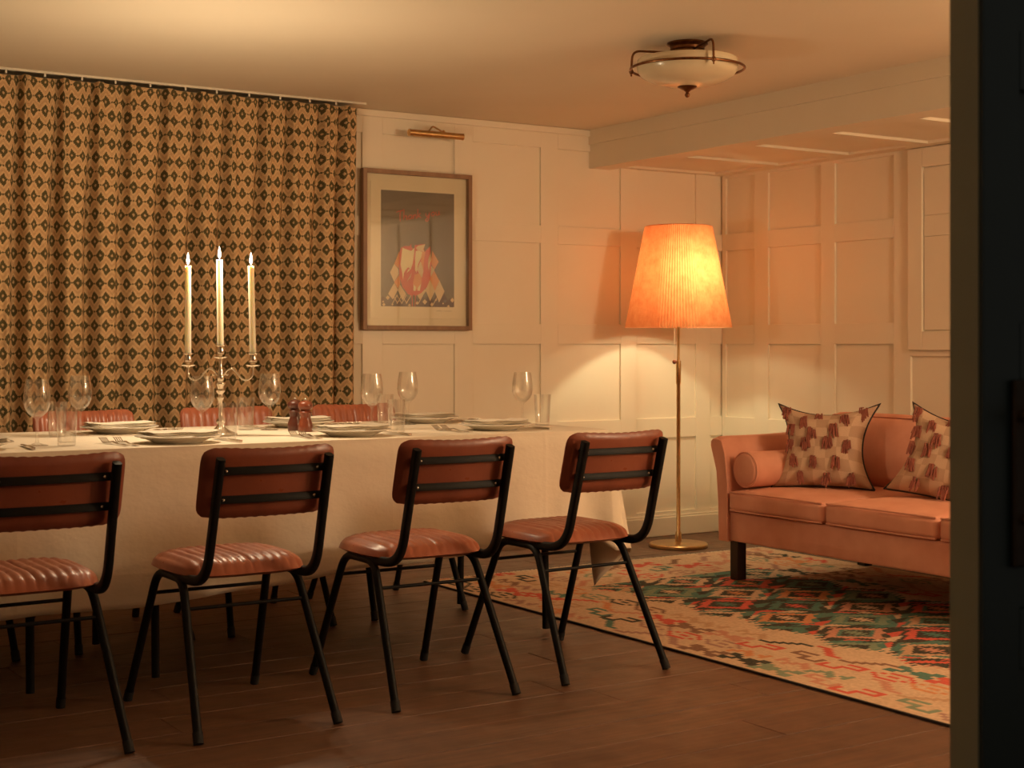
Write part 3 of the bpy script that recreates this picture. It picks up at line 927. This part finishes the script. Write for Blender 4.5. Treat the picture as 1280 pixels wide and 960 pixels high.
for s in (-1, 1):
    pth = curve([(s * .010, 0, .208), (s * .022, 0, .224), (s * .039, 0, .231), (s * .055, 0, .219), (s * .071, 0, .199), (s * .088, 0, .191), (s * .105, 0, .199), (s * .112, 0, .214), (s * AX, 0, .236)], 40)
    MB().tube(pth, .0034, 8).obj('arm', M['silver'], cr, 60)
    scr = curve([(s * .030, 0, .229), (s * .020, 0, .220), (s * .018, 0, .211), (s * .023, 0, .207), (s * .027, 0, .212)], 16)
    MB().tube(scr, .0022, 6).obj('scroll', M['silver'], cr, 60)
    cup(s * AX, .235)
rv = Vector((math.cos(YAW), -math.sin(YAW), 0))
def candle(off, z0, h, label, group, tilt):
    p = Vector((1.925, 4.86, 0)) + rv * off
    r = thing('candle', label, 'candle', (p.x, p.y, z0), 0, group)
    r.rotation_euler = (0, 0, 0)
    def ax(z): return rv * (tilt * z)
    pts = [ax(h * k / 10) + Vector((0, 0, h * k / 10)) for k in range(11)]
    MB().tube(pts, [.0113 - .0006 * k / 10 for k in range(11)], 20).obj('wax', M['wax'], r, 50)
    tp = ax(h)
    MB().tube([(tp.x, tp.y, h - .001), (tp.x + .001, tp.y, h + .007)], .0010, 6).obj('wick', M['rubber'], r, 50)
    fl = MB().lathe([(0, .004), (.0032, .008), (.0052, .015), (.0050, .022), (.0034, .032), (.0016, .041), (0, .047)], 14, (tp.x, tp.y, h)).obj('flame', M['flame'], r, 180)
    fl.visible_shadow = False if False else True
    L = bpy.data.lights.new('candle_light', 'POINT'); L.energy = CANDLE_W / 3; L.color = CANDLE_C; L.shadow_soft_size = .008
    lo = bpy.data.objects.new('candle_light', L); COL.objects.link(lo); lo.parent = r; lo.location = (tp.x, tp.y, h + .058)
candle(0, TS + .303, .305, 'tall ivory candle burning in the raised middle cup of the candelabrum', None, -.012)
for s in (-1, 1):
    candle(s * AX, TS + .275, .312, 'ivory candle burning on the candelabrum arm ' + ('farther from' if s < 0 else 'nearer') + ' the wooden mills', 'candles on the curved side arms', -.0 if s < 0 else -.022)

# ------------------------------------------------------------------ curtain
def build_curtain():
    pleats = [1.657, 1.822, 1.974, 2.116, 2.287, 2.441, 2.583, 2.755, 2.892, 3.057, 3.165]
    pleats = [1.657 - .158 * k for k in range(12, 0, -1)] + pleats
    xa, xb = pleats[0] - .05, 3.222
    zt, zbm = 2.220, .02
    nx, nz = 620, 60
    rnd = random.Random(11)
    def phase(x):
        for k in range(len(pleats) - 1):
            if pleats[k] <= x <= pleats[k + 1]: return k + (x - pleats[k]) / (pleats[k + 1] - pleats[k])
        if x < pleats[0]: return -(pleats[0] - x) / .158
        return len(pleats) - 1 + (x - pleats[-1]) / .12
    amp = [rnd.uniform(.6, 1.25) for _ in range(40)]
    sh = [rnd.uniform(-.12, .12) for _ in range(40)]
    def yoff(x, t):
        ph = phase(x); k = int(math.floor(ph + .5)); 
        dx = x - (pleats[k] if 0 <= k < len(pleats) else x - .05)
        g = sm(.0, .35, t)
        wv = .010 + .016 * g
        bump = (.020 * math.exp(-((dx - .012) / .0085) ** 2) + .030 * math.exp(-((dx + .006) / .0065) ** 2)) * sm(.40, .04, t)
        bump -= (.030 + .040 * g * amp[k % 40]) * math.exp(-((dx + .024 + .012 * g) / wv) ** 2)
        bump += .016 * g * math.exp(-((dx - .012) / .022) ** 2)
        fold = .014 * sm(.1, .5, t) * math.sin(2 * PI * ph * 2 + 2.2 * t + k) * (amp[(k + 7) % 40] - .3)
        fold += .012 * sm(.2, 1, t) * math.sin(x * 11 + t * 3)
        fold += .05
        return bump + fold
    yw = 6.44
    xs = [xa + (xb - xa) * i / nx for i in range(nx + 1)]
    # arc length from mid height
    us = [0.0]
    for i in range(nx):
        us.append(us[-1] + math.hypot(xs[i + 1] - xs[i], (yoff(xs[i + 1], .45) - yoff(xs[i], .45)) * .8))
    verts = []; uvs = []
    xe = [(xb + .006, yw + .03), (xb + .018, yw + .07), (xb + .030, yw + .105)]   # return to the wall
    W_ = nx + 1 + len(xe)
    for j in range(nz + 1):
        t = j / nz; z = zt + (zbm - zt) * t
        sg = .006 * abs(math.sin(PI * t)) 
        for i, x in enumerate(xs):
            top = .0
            zz = z
            if j == 0:
                ph = phase(x); zz = z - .006 * abs(math.sin(PI * ph))
            verts.append((x - .010 * sm(.0, .3, t) * sm(xb - .3, xb, x), yw - yoff(x, t), zz)); uvs.append((us[i], zz))
        for q, (xx, yy) in enumerate(xe):
            verts.append((xx - .03 * sm(0, .2, t), yy - .03 * sm(0, .2, t) * q / 2, z)); uvs.append((us[-1] + .035 * (q + 1), z))
    faces = []
    for j in range(nz):
        for i in range(W_ - 1):
            faces.append((j * W_ + i, (j + 1) * W_ + i, (j + 1) * W_ + i + 1, j * W_ + i + 1))
    me = bpy.data.meshes.new('curtain'); me.from_pydata(verts, [], faces); me.update()
    uvl = me.uv_layers.new(name='UVMap')
    for lp in me.loops: uvl.data[lp.index].uv = uvs[lp.vertex_index]
    me.shade_smooth(); me.materials.append(M['curtain'])
    o = bpy.data.objects.new('curtain', me); COL.objects.link(o)
    tag(o, 'long pinch-pleated tan curtain with dark olive diamond pattern', 'curtain')
    # track
    r = thing('curtain_track', 'slim cream ceiling track carrying the patterned curtain', 'curtain track', (0, 0, 0))
    MB().box(xa, 3.27, yw - .064, yw - .040, ZC - .010, ZC - .0002, .002).obj('rail', M['whiteplastic'], r)
    x = 1.60
    for k in range(len(pleats) - 1):
        for f in (.5,):
            xx = pleats[k] * (1 - f) + pleats[k + 1] * f
            MB().box(xx - .004, xx + .004, yw - .056, yw - .050, ZC - .024, ZC - .010, .001).obj('glider', M['whiteplastic'], r)
build_curtain()

# ------------------------------------------------------------------ framed print
def build_picture():
    X0, X1, Z0, Z1 = 3.322, 3.948, 1.150, 1.948
    yb = YB - .002; yf = YB - .036
    r = thing('framed_print', 'framed print of a red tulip with handwritten thank you, beside the curtain', 'picture', ((X0 + X1) / 2, yb, Z0))
    w2 = (X1 - X0) / 2; H = Z1 - Z0
    fw = .022
    fr = MB()
    D = yf - yb
    for a, b, c, d in ((-w2, -w2 + fw, 0, H), (w2 - fw, w2, 0, H), (-w2 + fw, w2 - fw, 0, fw), (-w2 + fw, w2 - fw, H - fw, H)):
        fr.box(a, b, D, 0, c, d, .0015)
    fr.obj('frame', M['framewood'], r)
    MB().box(-w2 + fw, w2 - fw, -.008, -.001, fw, H - fw).obj('backing', M['paper'], r)
    sheet = MB().box(-w2 + .05, w2 - .05, -.012, -.008, .058, H - .058, .0006).obj('paper_sheet', M['paper'], r)
    MB().box(-w2 + fw, w2 - fw, D + .006, D + .008, fw, H - fw).obj('glass_pane', M['pane'], r)
    px0, px1, pz0, pz1 = -.205, .216, .118, .697
    pw_, ph_ = px1 - px0, pz1 - pz0
    yp = -.0125
    def ZP(x, y): return (px0 + (x - 8) / 807 * pw_, pz0 + (822 - y) / 1311 * ph_)
    def poly(pts, ink, lvl, name):
        ps = [ZP(*p) for p in pts]
        ps = [(min(px1, max(px0, a)), min(pz1, max(pz0, b))) for a, b in ps]
        MB().prism(ps, 1, yp - .0003 * (lvl + 1), yp - .0003 * lvl).obj(name, INK[ink], r)
    MB().box(px0, px1, yp - .0003, yp + .0005, pz0, pz1).obj('print_ground', INK['ground'], r)
    # dark and pale lower pattern
    for k in range(10):
        x = 30 + k * 84
        t = 640 + (k * 53 % 60) if 1 < k < 9 else 690
        poly([(x - 52, 822), (x - 40, 740), (x, t + 20), (x + 40, 740), (x + 52, 822)], 'plum', 1, 'dark_lozenge')
    for pts, ink in [
        ([(150, 340), (195, 400), (200, 455), (150, 545), (105, 440)], 'sand'), ([(205, 195), (150, 340), (200, 395)], 'orange'),
        ([(150, 548), (203, 462), (215, 560), (190, 620)], 'orange'), ([(150, 555), (190, 632), (135, 745), (85, 680)], 'sand'),
        ([(210, 572), (278, 680), (240, 755), (190, 640)], 'sand'), ([(570, 180), (640, 300), (590, 398), (553, 320)], 'orange'),
        ([(590, 400), (648, 520), (598, 640), (540, 500)], 'orange'), ([(648, 512), (706, 640), (645, 772), (596, 640)], 'sand'),
        ([(540, 508), (600, 640), (545, 755), (492, 625)], 'sand'), ([(490, 620), (500, 640), (430, 740), (400, 690)], 'sand'), ([(560, 350), (592, 400), (552, 480), (540, 420)], 'sand')]:
        poly(pts, ink, 2, 'lozenge')
    rnd = random.Random(2)
    for x, y, q in ((80, 725, 22), (38, 805, 18), (315, 810, 18), (485, 765, 26), (400, 780, 18), (565, 795, 20), (795, 740, 24), (750, 815, 18), (130, 800, 12), (610, 740, 12), (200, 760, 10), (690, 780, 10), (30, 770, 10)):
        poly([(x - q, y), (x, y - q * 1.2), (x + q, y), (x, y + q * 1.2)], 'sand', 3, 'small_lozenge')
    for x in (150, 200, 250, 300, 430, 600): poly([(x - 25, 790), (x + 30, 690), (x + 36, 694), (x - 18, 794)], 'sand', 3, 'lattice_line')
    for x in (145, 190, 245): poly([(x - 10, 690), (x + 45, 785), (x + 39, 789), (x - 16, 694)], 'sand', 3, 'lattice_line')
    poly([(710, 730), (735, 750), (712, 775), (690, 752)], 'blue', 4, 'small_lozenge')
    poly([(338, 690), (385, 690), (380, 822), (344, 822)], 'red', 3, 'stem_outline')
    poly([(350, 690), (376, 690), (372, 822), (354, 822)], 'green', 4, 'stem')
    poly([(225, 155), (262, 135), (318, 134), (332, 108), (340, 150), (368, 160), (376, 118), (402, 120), (430, 108), (490, 103), (474, 160), (486, 190), (512, 160), (546, 128), (550, 200), (560, 290), (553, 400), (545, 500),
          (505, 600), (445, 665), (370, 706), (300, 682), (240, 600), (208, 500), (200, 330), (207, 210)], 'red', 4, 'tulip')
    poly([(238, 155), (300, 178), (335, 188), (368, 152), (366, 210), (352, 330), (328, 400), (300, 375), (272, 410), (256, 440), (245, 522), (234, 430), (218, 346), (228, 250)], 'cream', 5, 'petal')
    poly([(285, 440), (300, 400), (335, 385), (310, 420)], 'cream', 5, 'petal')
    poly([(385, 185), (420, 180), (456, 195), (444, 262), (412, 330), (392, 436), (376, 400), (378, 270)], 'cream', 5, 'petal')
    poly([(384, 150), (410, 125), (490, 106), (468, 165), (480, 195), (440, 185), (400, 175)], 'sand', 5, 'petal')
    poly([(456, 195), (490, 190), (472, 300), (470, 420), (440, 300)], 'orange', 5, 'petal')
    poly([(438, 300), (470, 410), (455, 490), (425, 450), (398, 400)], 'sand', 5, 'petal')
    poly([(372, 455), (420, 440), (450, 490), (446, 560), (430, 640), (402, 640), (395, 620), (380, 645), (358, 640), (356, 540)], 'orange', 5, 'petal')
    poly([(362, 570), (385, 600), (380, 645), (358, 640)], 'cream', 6, 'petal'); poly([(440, 560), (430, 640), (402, 640), (410, 600)], 'cream', 6, 'petal')
    poly([(548, 195), (556, 285), (540, 330), (530, 410), (520, 350), (524, 270)], 'sand', 5, 'petal')
    for k in range(4): poly([(290 + k * 10, 530 - k * 12), (325 + k * 4, 470 - k * 12), (328 + k * 4, 473 - k * 12), (293 + k * 10, 533 - k * 12)], 'sand', 5, 'petal_line')
    # handwriting: "Thank you"
    L = {'T': [[(0, .92), (.25, 1.0), (.6, 1.02), (.85, 1.1)], [(.42, 1.0), (.38, .5), (.40, .0), (.44, -.08)]],
         'h': [[(.05, 1.0), (.02, .5), (.0, 0)], [(0, .05), (.12, .38), (.30, .40), (.34, .2), (.38, 0), (.46, .02)]],
         'a': [[(.38, .36), (.2, .42), (.02, .25), (.06, .05), (.22, .02), (.36, .2), (.38, .36), (.37, .1), (.46, .0)]],
         'n': [[(.02, .4), (.03, .0), (.12, .32), (.27, .4), (.33, .2), (.34, 0), (.42, .02)]],
         'k': [[(.05, .95), (.03, .4), (.02, 0)], [(.35, .45), (.05, .2), (.2, .15), (.40, -.05)]],
         'y': [[(.0, .4), (.06, .08), (.22, .05), (.38, .25), (.42, .42), (.38, 0), (.30, -.35), (.12, -.5), (.0, -.35), (.15, -.15), (.42, .0)]],
         'o': [[(.22, .4), (.04, .3), (.04, .06), (.22, 0), (.36, .15), (.32, .36), (.22, .4)]],
         'u': [[(.02, .4), (.03, .1), (.15, .0), (.30, .1), (.36, .4), (.36, .1), (.46, .0)]]}
    txt = MB(); cx = 0
    sx, sz = .052, .047
    for ch, adv in zip('Thank you', (.78, .52, .52, .48, .5, .42, .62, .52, .5)):
        for stx in L.get(ch, []):
            pts = curve([(cx + a * 1.0, b, 0) for a, b in stx], 6 * len(stx))
            pts3 = [(-.118 + p.x * sx, yp - .0006, .545 + p.y * sz + p.x * sx * .17) for p in pts]
            txt.tube(pts3, 1.0, 6, True, (.0004, .0021), ref=(0, -1, 0))
        cx += adv
    txt.obj('lettering', INK['red'], r)
    sg = MB(); rr = random.Random(4)
    for a, b in ((.112, .145), (.155, .20)):
        pts = [(a + (b - a) * k / 14, -.0122, .098 + .005 * math.sin(k * 2.3) * rr.uniform(.4, 1)) for k in range(15)]
        sg.tube(pts, 1.0, 4, True, (.0004, .0008), ref=(0, -1, 0))
    sg.obj('signature', INK['grey'], r)
build_picture()

# picture light
pr = thing('picture_light', 'slim brass picture light mounted above the framed print', 'picture light', (3.70, YB, 2.135))
MB().box(-.085, .02, -.012, 0, -.008, .014, .003).obj('wall_plate', M['brass'], pr)
MB().tube(bez([(-.01, -.01, .006), (.005, -.05, .045), (.045, -.085, .012)], .012), .0042, 8).obj('arm', M['brass'], pr, 50)
MB().tube([(-.152, -.095, -.004), (.152, -.095, -.004)], .0165, 18).obj('tube_shade', M['brass'], pr, 50)
MB().lathe([(0, 0), (.009, 0), (.009, .008), (.004, .014), (0, .014)], 12, (.045, -.092, .008)).obj('joint', M['brass'], pr, 50)
for s in (-1, 1): MB().tube([(s * .152, -.095, -.004), (s * .156, -.095, -.004)], .0175, 18).obj('end_cap', M['brass'], pr, 50)
MB().tube([(.16, -.003, -.185), (.158, -.003, -.02), (.02, -.004, .0)], .0016, 5).obj('cable', M['whiteplastic'], pr, 50)

# ------------------------------------------------------------------ ceiling light (off)
cl = thing('ceiling_light', 'unlit flush ceiling light with cream glass bowl in a bronze ring', 'ceiling light', (3.665, 4.445, ZC))
MB().lathe([(0, -.0), (.078, -.0), (.080, -.006), (.072, -.012), (.066, -.016), (.066, -.026), (.060, -.030), (.060, -.040), (.064, -.044), (.062, -.050), (0, -.050)], 36).obj('canopy', M['bronze'], cl, 40)
bowl = [(.188, -.062), (.193, -.066), (.195, -.085), (.192, -.108), (.178, -.128), (.140, -.148), (.090, -.162), (.040, -.168), (0, -.169)]
MB().lathe(bowl + [(0, -.163), (.088, -.156), (.136, -.142), (.172, -.124), (.186, -.106), (.189, -.085), (.187, -.062)], 56, cap=False).obj('glass_bowl', M['opal'], cl, 60)
MB().lathe([(0, -.05), (.02, -.05), (.02, -.160), (0, -.160)], 12).obj('lamp_holder', M['bronze'], cl, 40)
ring = [(.219 * math.cos(2 * PI * k / 64), .219 * math.sin(2 * PI * k / 64), -.100) for k in range(65)]
MB().tube(ring, .0052, 10, False).obj('ring', M['bronze'], cl, 60)
for k, ang in enumerate((-103, 133, 15)):
    a = math.radians(ang) - YAW * 0
    ca, sa = math.cos(a), math.sin(a)
    MB().tube(bez([(.05 * ca, .05 * sa, -.034), (.214 * ca, .214 * sa, -.020), (.219 * ca, .219 * sa, -.096)], .03), .0045, 8).obj('arm', M['bronze'], cl, 50)
    MB().lathe([(0, .012), (.006, .008), (.0095, 0), (.007, -.008), (.003, -.012), (.004, -.017), (0, -.021)], 14, (.219 * ca, .219 * sa, -.100)).obj('knob', M['bronze'], cl, 60)
MB().lathe([(0, -.166), (.036, -.166), (.038, -.170), (.030, -.176), (.016, -.182), (.008, -.188), (.006, -.192), (.010, -.197), (.010, -.203), (.006, -.209), (0, -.211)], 28).obj('finial', M['bronze'], cl, 50)

# ------------------------------------------------------------------ floor lamp
LX, LY = 5.01, 6.15
lm = thing('floor_lamp', 'lit brass floor lamp with a pleated coral shade standing in the corner', 'floor lamp', (LX, LY, 0))
MB().lathe([(0, .0), (.150, .0), (.156, .004), (.156, .016), (.150, .022), (.03, .024), (.014, .032), (0, .032)], 56).obj('base', M['brass'], lm, 40)
MB().lathe([(0, .03), (.0165, .03), (.0165, .075), (.011, .085), (.0105, .865), (.0135, .870), (.0135, .985), (.0135, .990), (0, .992)], 16).obj('lower_pole', M['brass'], lm, 50)
MB().lathe([(0, .985), (.0075, .985), (.0075, 1.20), (.015, 1.215), (.015, 1.25), (0, 1.25)], 14).obj('upper_pole', M['brass'], lm, 50)
def shade():
    NP = 104; mb = MB()
    z0, z1, r0, r1 = 1.168, 1.705, .277, .176
    vs = []; fs = []
    prof = [(z0, 0), (z0 + .004, 0)] + [(z0 + (z1 - z0) * k / 8, 0) for k in range(1, 9)]
    zs = [z0 + (z1 - z0) * k / 9 for k in range(10)]
    n = NP * 4
    for z in zs:
        t = (z - z0) / (z1 - z0); r = r0 + (r1 - r0) * t
        for i in range(n):
            a = 2 * PI * i / n
            d = (.0075 * (1 - .45 * t)) * (abs(((i / 4.0) % 1) - .5) * 4 - 1)
            vs.append(((r + d) * math.cos(a), (r + d) * math.sin(a), z))
    for j in range(len(zs) - 1):
        for i in range(n):
            i2 = (i + 1) % n; fs.append((j * n + i, j * n + i2, (j + 1) * n + i2, (j + 1) * n + i))
    mb.add(vs, fs)
    return mb.obj('shade', M['shade'], lm, 20)
shade()
MB().lathe([(0, 1.700), (.174, 1.702), (.176, 1.706), (.172, 1.708), (0, 1.707)], 48).obj('shade_cover', M['shade'], lm, 40)
for k in range(3):
    a = 2 * PI * k / 3 + .4
    MB().tube([(0, 0, 1.60), (.172 * math.cos(a), .172 * math.sin(a), 1.698)], .002, 6).obj('shade_spoke', M['brass'], lm)
MB().tube([(0, 0, 1.25), (0, 0, 1.60)], .004, 6).obj('shade_rod', M['brass'], lm)
MB().tube([(-.035, -.01, 1.165), (-.035, -.01, .995)], .0009, 5).obj('pull_cord', M['whiteplastic'], lm)
MB().lathe([(0, .013), (.008, .010), (.0125, 0), (.008, -.010), (0, -.012)], 16, (-.035, -.01, .985)).obj('pull_ball', M['millwood'], lm, 60)
for sx_, zz_, en in ((-.05, 1.29, .20), (.045, 1.455, .85)):
    MB().lathe([(0, -.035), (.013, -.03), (.014, -.015), (.028, .012), (.027, .03), (.015, .045), (0, .048)], 16, (sx_, -.01, zz_)).obj('bulb', M['bulb'], lm, 60)
    MB().tube([(0, 0, zz_ - .06), (sx_, -.01, zz_ - .03)], .007, 8).obj('socket', M['brass'], lm, 50)
    L = bpy.data.lights.new('lamp_light', 'POINT'); L.energy = LAMP_W * en; L.color = LAMP_C; L.shadow_soft_size = .03
    lo = bpy.data.objects.new('lamp_light', L); COL.objects.link(lo); lo.parent = lm; lo.location = (sx_ * .2, -.064, zz_)

# ------------------------------------------------------------------ sofa
def puff(mb, x0, x1, y0, y1, z0, z1, r, px=0.0, pz=0.0, n=20):
    """soft box: rounded edges radius r, crowned by px (front) and pz (top)"""
    sx, sy, sz = (x1 - x0) / 2, (y1 - y0) / 2, (z1 - z0) / 2
    cx, cyy, cz = (x0 + x1) / 2, (y0 + y1) / 2, (z0 + z1) / 2
    def place(a, b, c):
        p = Vector((a * sx, b * sy, c * sz))
        q = Vector((max(-sx + r, min(sx - r, p.x)), max(-sy + r, min(sy - r, p.y)), max(-sz + r, min(sz - r, p.z))))
        d = p - q
        if d.length > 1e-9: p = q + d.normalized() * r
        crown = (1 - a * a) * (1 - b * b) if abs(c) > .999 else 0
        p.z += pz * (1 - a ** 4) * (1 - b ** 4) * (c if abs(c) > .5 else 0)
        p.x += px * (1 - b ** 4) * (1 - c ** 4) * (a if abs(a) > .5 else 0)
        return (cx + p.x, cyy + p.y, cz + p.z)
    def g(k):
        t = 2 * k - 1
        return math.copysign(abs(t) ** .7, t)
    for s in (-1, 1):
        mb.grid(n, n, lambda u, v: place(s, g(u), g(v)), s < 0)
        mb.grid(n, n, lambda u, v: place(g(u), s, g(v)), s > 0)
        mb.grid(n, n, lambda u, v: place(g(u), g(v), s), s < 0)
    return mb
def weld(o):
    import bmesh
    bm = bmesh.new(); bm.from_mesh(o.data); bmesh.ops.remove_doubles(bm, verts=bm.verts, dist=.0008); bmesh.ops.recalc_face_normals(bm, faces=bm.faces); bm.to_mesh(o.data); bm.free(); o.data.shade_smooth(); return o
SFX, SBX, SY1, SY0 = 4.46, 5.40, 5.20, 3.21
sf = thing('sofa', 'dusty rose velvet three-seat sofa on dark square legs along the panelled wall', 'sofa', (SFX, (SY0 + SY1) / 2, 0))
def SL(x0, x1, y0, y1, z0, z1): return (x0 - SFX, x1 - SFX, y0 - (SY0 + SY1) / 2, y1 - (SY0 + SY1) / 2, z0, z1)
weld(puff(MB(), *SL(4.47, 5.34, 3.27, 5.13, .183, .322), .012).obj('base', M['velvet'], sf))
for s in (1, -1):
    # thin flared arm: profile in y-z swept along x
    inn, outb, outt = 5.122, 5.185, 5.245
    pr_ = [(inn, .183), (outb, .183), (outb + .004, .35), (outb + .018, .50), (outt, .625), (outt - .002, .645), (outt - .014, .655), (inn + .062, .655), (inn + .045, .646), (inn + .018, .58), (inn, .45)]
    yc = (SY0 + SY1) / 2
    def prof(p, s=s): return ((p[0] - yc) * 1.0 * s, p[1])
    mb = MB(); nseg = 20; P_ = [prof(p) for p in pr_]; n_ = len(P_)
    for j in range(nseg + 1):
        x = 0.0 + .90 * j / nseg
        sh_ = .985 if j in (0,) else 1.0
        lift = .022 * sm(.3, 1, j / nseg)
        for (a, b) in P_:
            cyl = (inn + .05 - yc) * s
            k = .012 * (1 if j == 0 else 0)
            mb.v.append((x + (0 if j else .0), a + (cyl - a) * (k * 6), b + (lift if b > .4 else 0) - (k * 1.0 if b > .6 else 0)))
    for j in range(nseg):
        for i in range(n_):
            i2 = (i + 1) % n_
            mb.f.append((j * n_ + i, j * n_ + i2, (j + 1) * n_ + i2, (j + 1) * n_ + i))
    mb.f.append(tuple(range(n_))); mb.f.append(tuple(range(nseg * n_, (nseg + 1) * n_)))
    arm = mb.obj('arm', M['velvet'], sf, 50)
    MB().tube([(-.002, a + 0.0, b) for a, b in [P_[0], P_[10], P_[9], P_[8], P_[7]]], .004, 6).obj('piping', M['velvet'], arm, 60)
bk = MB()
weld(puff(MB(), *SL(5.24, 5.40, 3.20, 5.20, .183, .675), .03).obj('back', M['velvet'], sf))
seat_y = [(5.118, 4.517), (4.511, 3.905), (3.899, 3.29)]
for a, b in seat_y:
    c = weld(puff(MB(), *SL(4.455, 5.24, b, a, .323, .413), .022, .010, .022).obj('seat_cushion', M['velvet'], sf))
    for zz in (.328, .409):
        q = SL(4.455, 5.24, b, a, zz, zz)
        MB().tube([(q[0] + .006 - .010 * (1 - (2 * k / 12 - 1) ** 4), q[2] + .01 + (q[3] - q[2] - .02) * k / 12, zz + (.004 if zz > .4 else 0) * (1 - (2 * k / 12 - 1) ** 2)) for k in range(13)], .0045, 6).obj('piping', M['velvet'], c, 60)
for a, b, tilt in ((5.105, 4.525, .20), (4.515, 3.905, .20), (3.895, 3.29, .20)):
    mb = puff(MB(), -.075, .075, -(a - b) / 2, (a - b) / 2, -.165, .165, .045, .03, .008)
    mb.xf(Matrix.Translation((5.115 - SFX, (a + b) / 2 - yc, .585)) @ Matrix.Rotation(tilt, 4, 'Y'))
    bc = weld(mb.obj('back_cushion', M['velvet'], sf))
    hw_ = (a - b) / 2 - .018
    pp = bez([(-.072, -hw_, -.12), (-.076, -hw_, .150), (-.076, hw_, .150), (-.072, hw_, -.12)], .035)
    MB().tube(pp, .0045, 6).xf(Matrix.Translation((5.115 - SFX, (a + b) / 2 - yc, .585)) @ Matrix.Rotation(tilt, 4, 'Y')).obj('piping', M['velvet'], bc, 60)
bol = MB().lathe([(0, -.003), (.062, -.002), (.074, .004), (.079, .014), (.080, .03), (.080, .62), (.076, .65), (0, .655)], 36)
bol.xf(Matrix.Translation((.022, 5.036 - yc, .424 + .090)) @ Matrix.Rotation(PI / 2, 4, 'Y'))
bo = bol.obj('bolster', M['velvet'], sf, 60)
ringp = [(.030, 5.036 - yc + .0785 * math.cos(2 * PI * k / 40), .514 + .0785 * math.sin(2 * PI * k / 40)) for k in range(41)]
MB().tube(ringp, .0045, 6, False).obj('piping', M['velvet'], bo, 60)
for x in (4.49, 5.30):
    for y in (5.115, 3.29):
        q = SL(x, x + .052, y - .026, y + .026, .0075, .185)
        MB().box(*q, .003).obj('leg', M['woodleg'], sf)

def throw_pillow(c, w, h, rot, label, seed):
    rnd = random.Random(seed)
    r = thing('throw_pillow', label, 'pillow', c, 0, 'tufted throw pillows on the sofa')
    r.rotation_euler = rot
    n = 36
    def pt(u, v, s):
        a, b = 2 * u - 1, 2 * v - 1
        # pinched sides give the pointed ears
        x = a * w / 2 * (1 - .29 * (1 - b * b) ** 1.0)
        z = b * h / 2 * (1 - .29 * (1 - a * a) ** 1.0 * (1 if b > 0 else .25))
        th = .085 * ((1 - a ** 4) * (1 - b ** 4)) ** .6
        return (s * th, x, z + h / 2)
    mb = MB(); mb.grid(n, n, lambda u, v: pt(u, v, -1)); mb.grid(n, n, lambda u, v: pt(u, v, 1), True)
    me = bpy.data.meshes.new('cover'); me.from_pydata(mb.v, [], mb.f); me.update()
    uvl = me.uv_layers.new(name='UVMap')
    N1 = (n + 1)
    for lp in me.loops:
        k = lp.vertex_index % (N1 * N1); uvl.data[lp.index].uv = ((k % N1) / n, (k // N1) / n)
    o = bpy.data.objects.new('cover', me); COL.objects.link(o); o.parent = r; me.materials.append(M['pillow']); weld(o)
    ed = [pt(k / 24, 0, 1) for k in range(24)] + [pt(1, k / 24, 1) for k in range(24)] + [pt(1 - k / 24, 1, 1) for k in range(24)] + [pt(0, 1 - k / 24, 1) for k in range(25)]
    MB().tube(ed, .0045, 6, False).obj('piping', M['piping'], r, 60)
    spots = [(.10, .93), (.26, .86), (.34, .72), (.55, .92), (.72, .83), (.62, .66), (.90, .70), (.15, .48), (.40, .52), (.70, .50), (.93, .50), (.28, .28), (.56, .27), (.84, .30), (.16, .10), (.42, .08), (.70, .10), (.90, .93)]
    for (u, v) in spots:
        t = MB(); base_ = Vector(pt(u, v, -1))
        for k in range(16):
            dx, dz = rnd.uniform(-.018, .018), rnd.uniform(-.010, .018)
            p0 = base_ + Vector((.004, dx * .6, dz))
            p1 = p0 + Vector((-.016, dx * .35, -.004)); p2 = p0 + Vector((-.008 + rnd.uniform(-.004, .004), dx * .5 + rnd.uniform(-.006, .006), -.03 - rnd.uniform(0, .016)))
            t.tube([p0, p1, p2], .0036, 5)
        t.obj('tuft', M['tuft'], r, 60)
    return r
throw_pillow((4.745, 4.815, .432), .47, .400, (math.radians(-1), math.radians(20), math.radians(30)), 'beige tufted throw pillow with dark piping beside the bolster', 1)
throw_pillow((4.80, 4.20, .428), .50, .400, (math.radians(9), math.radians(22), math.radians(18)), 'beige tufted throw pillow leaning at the middle of the sofa back', 2)
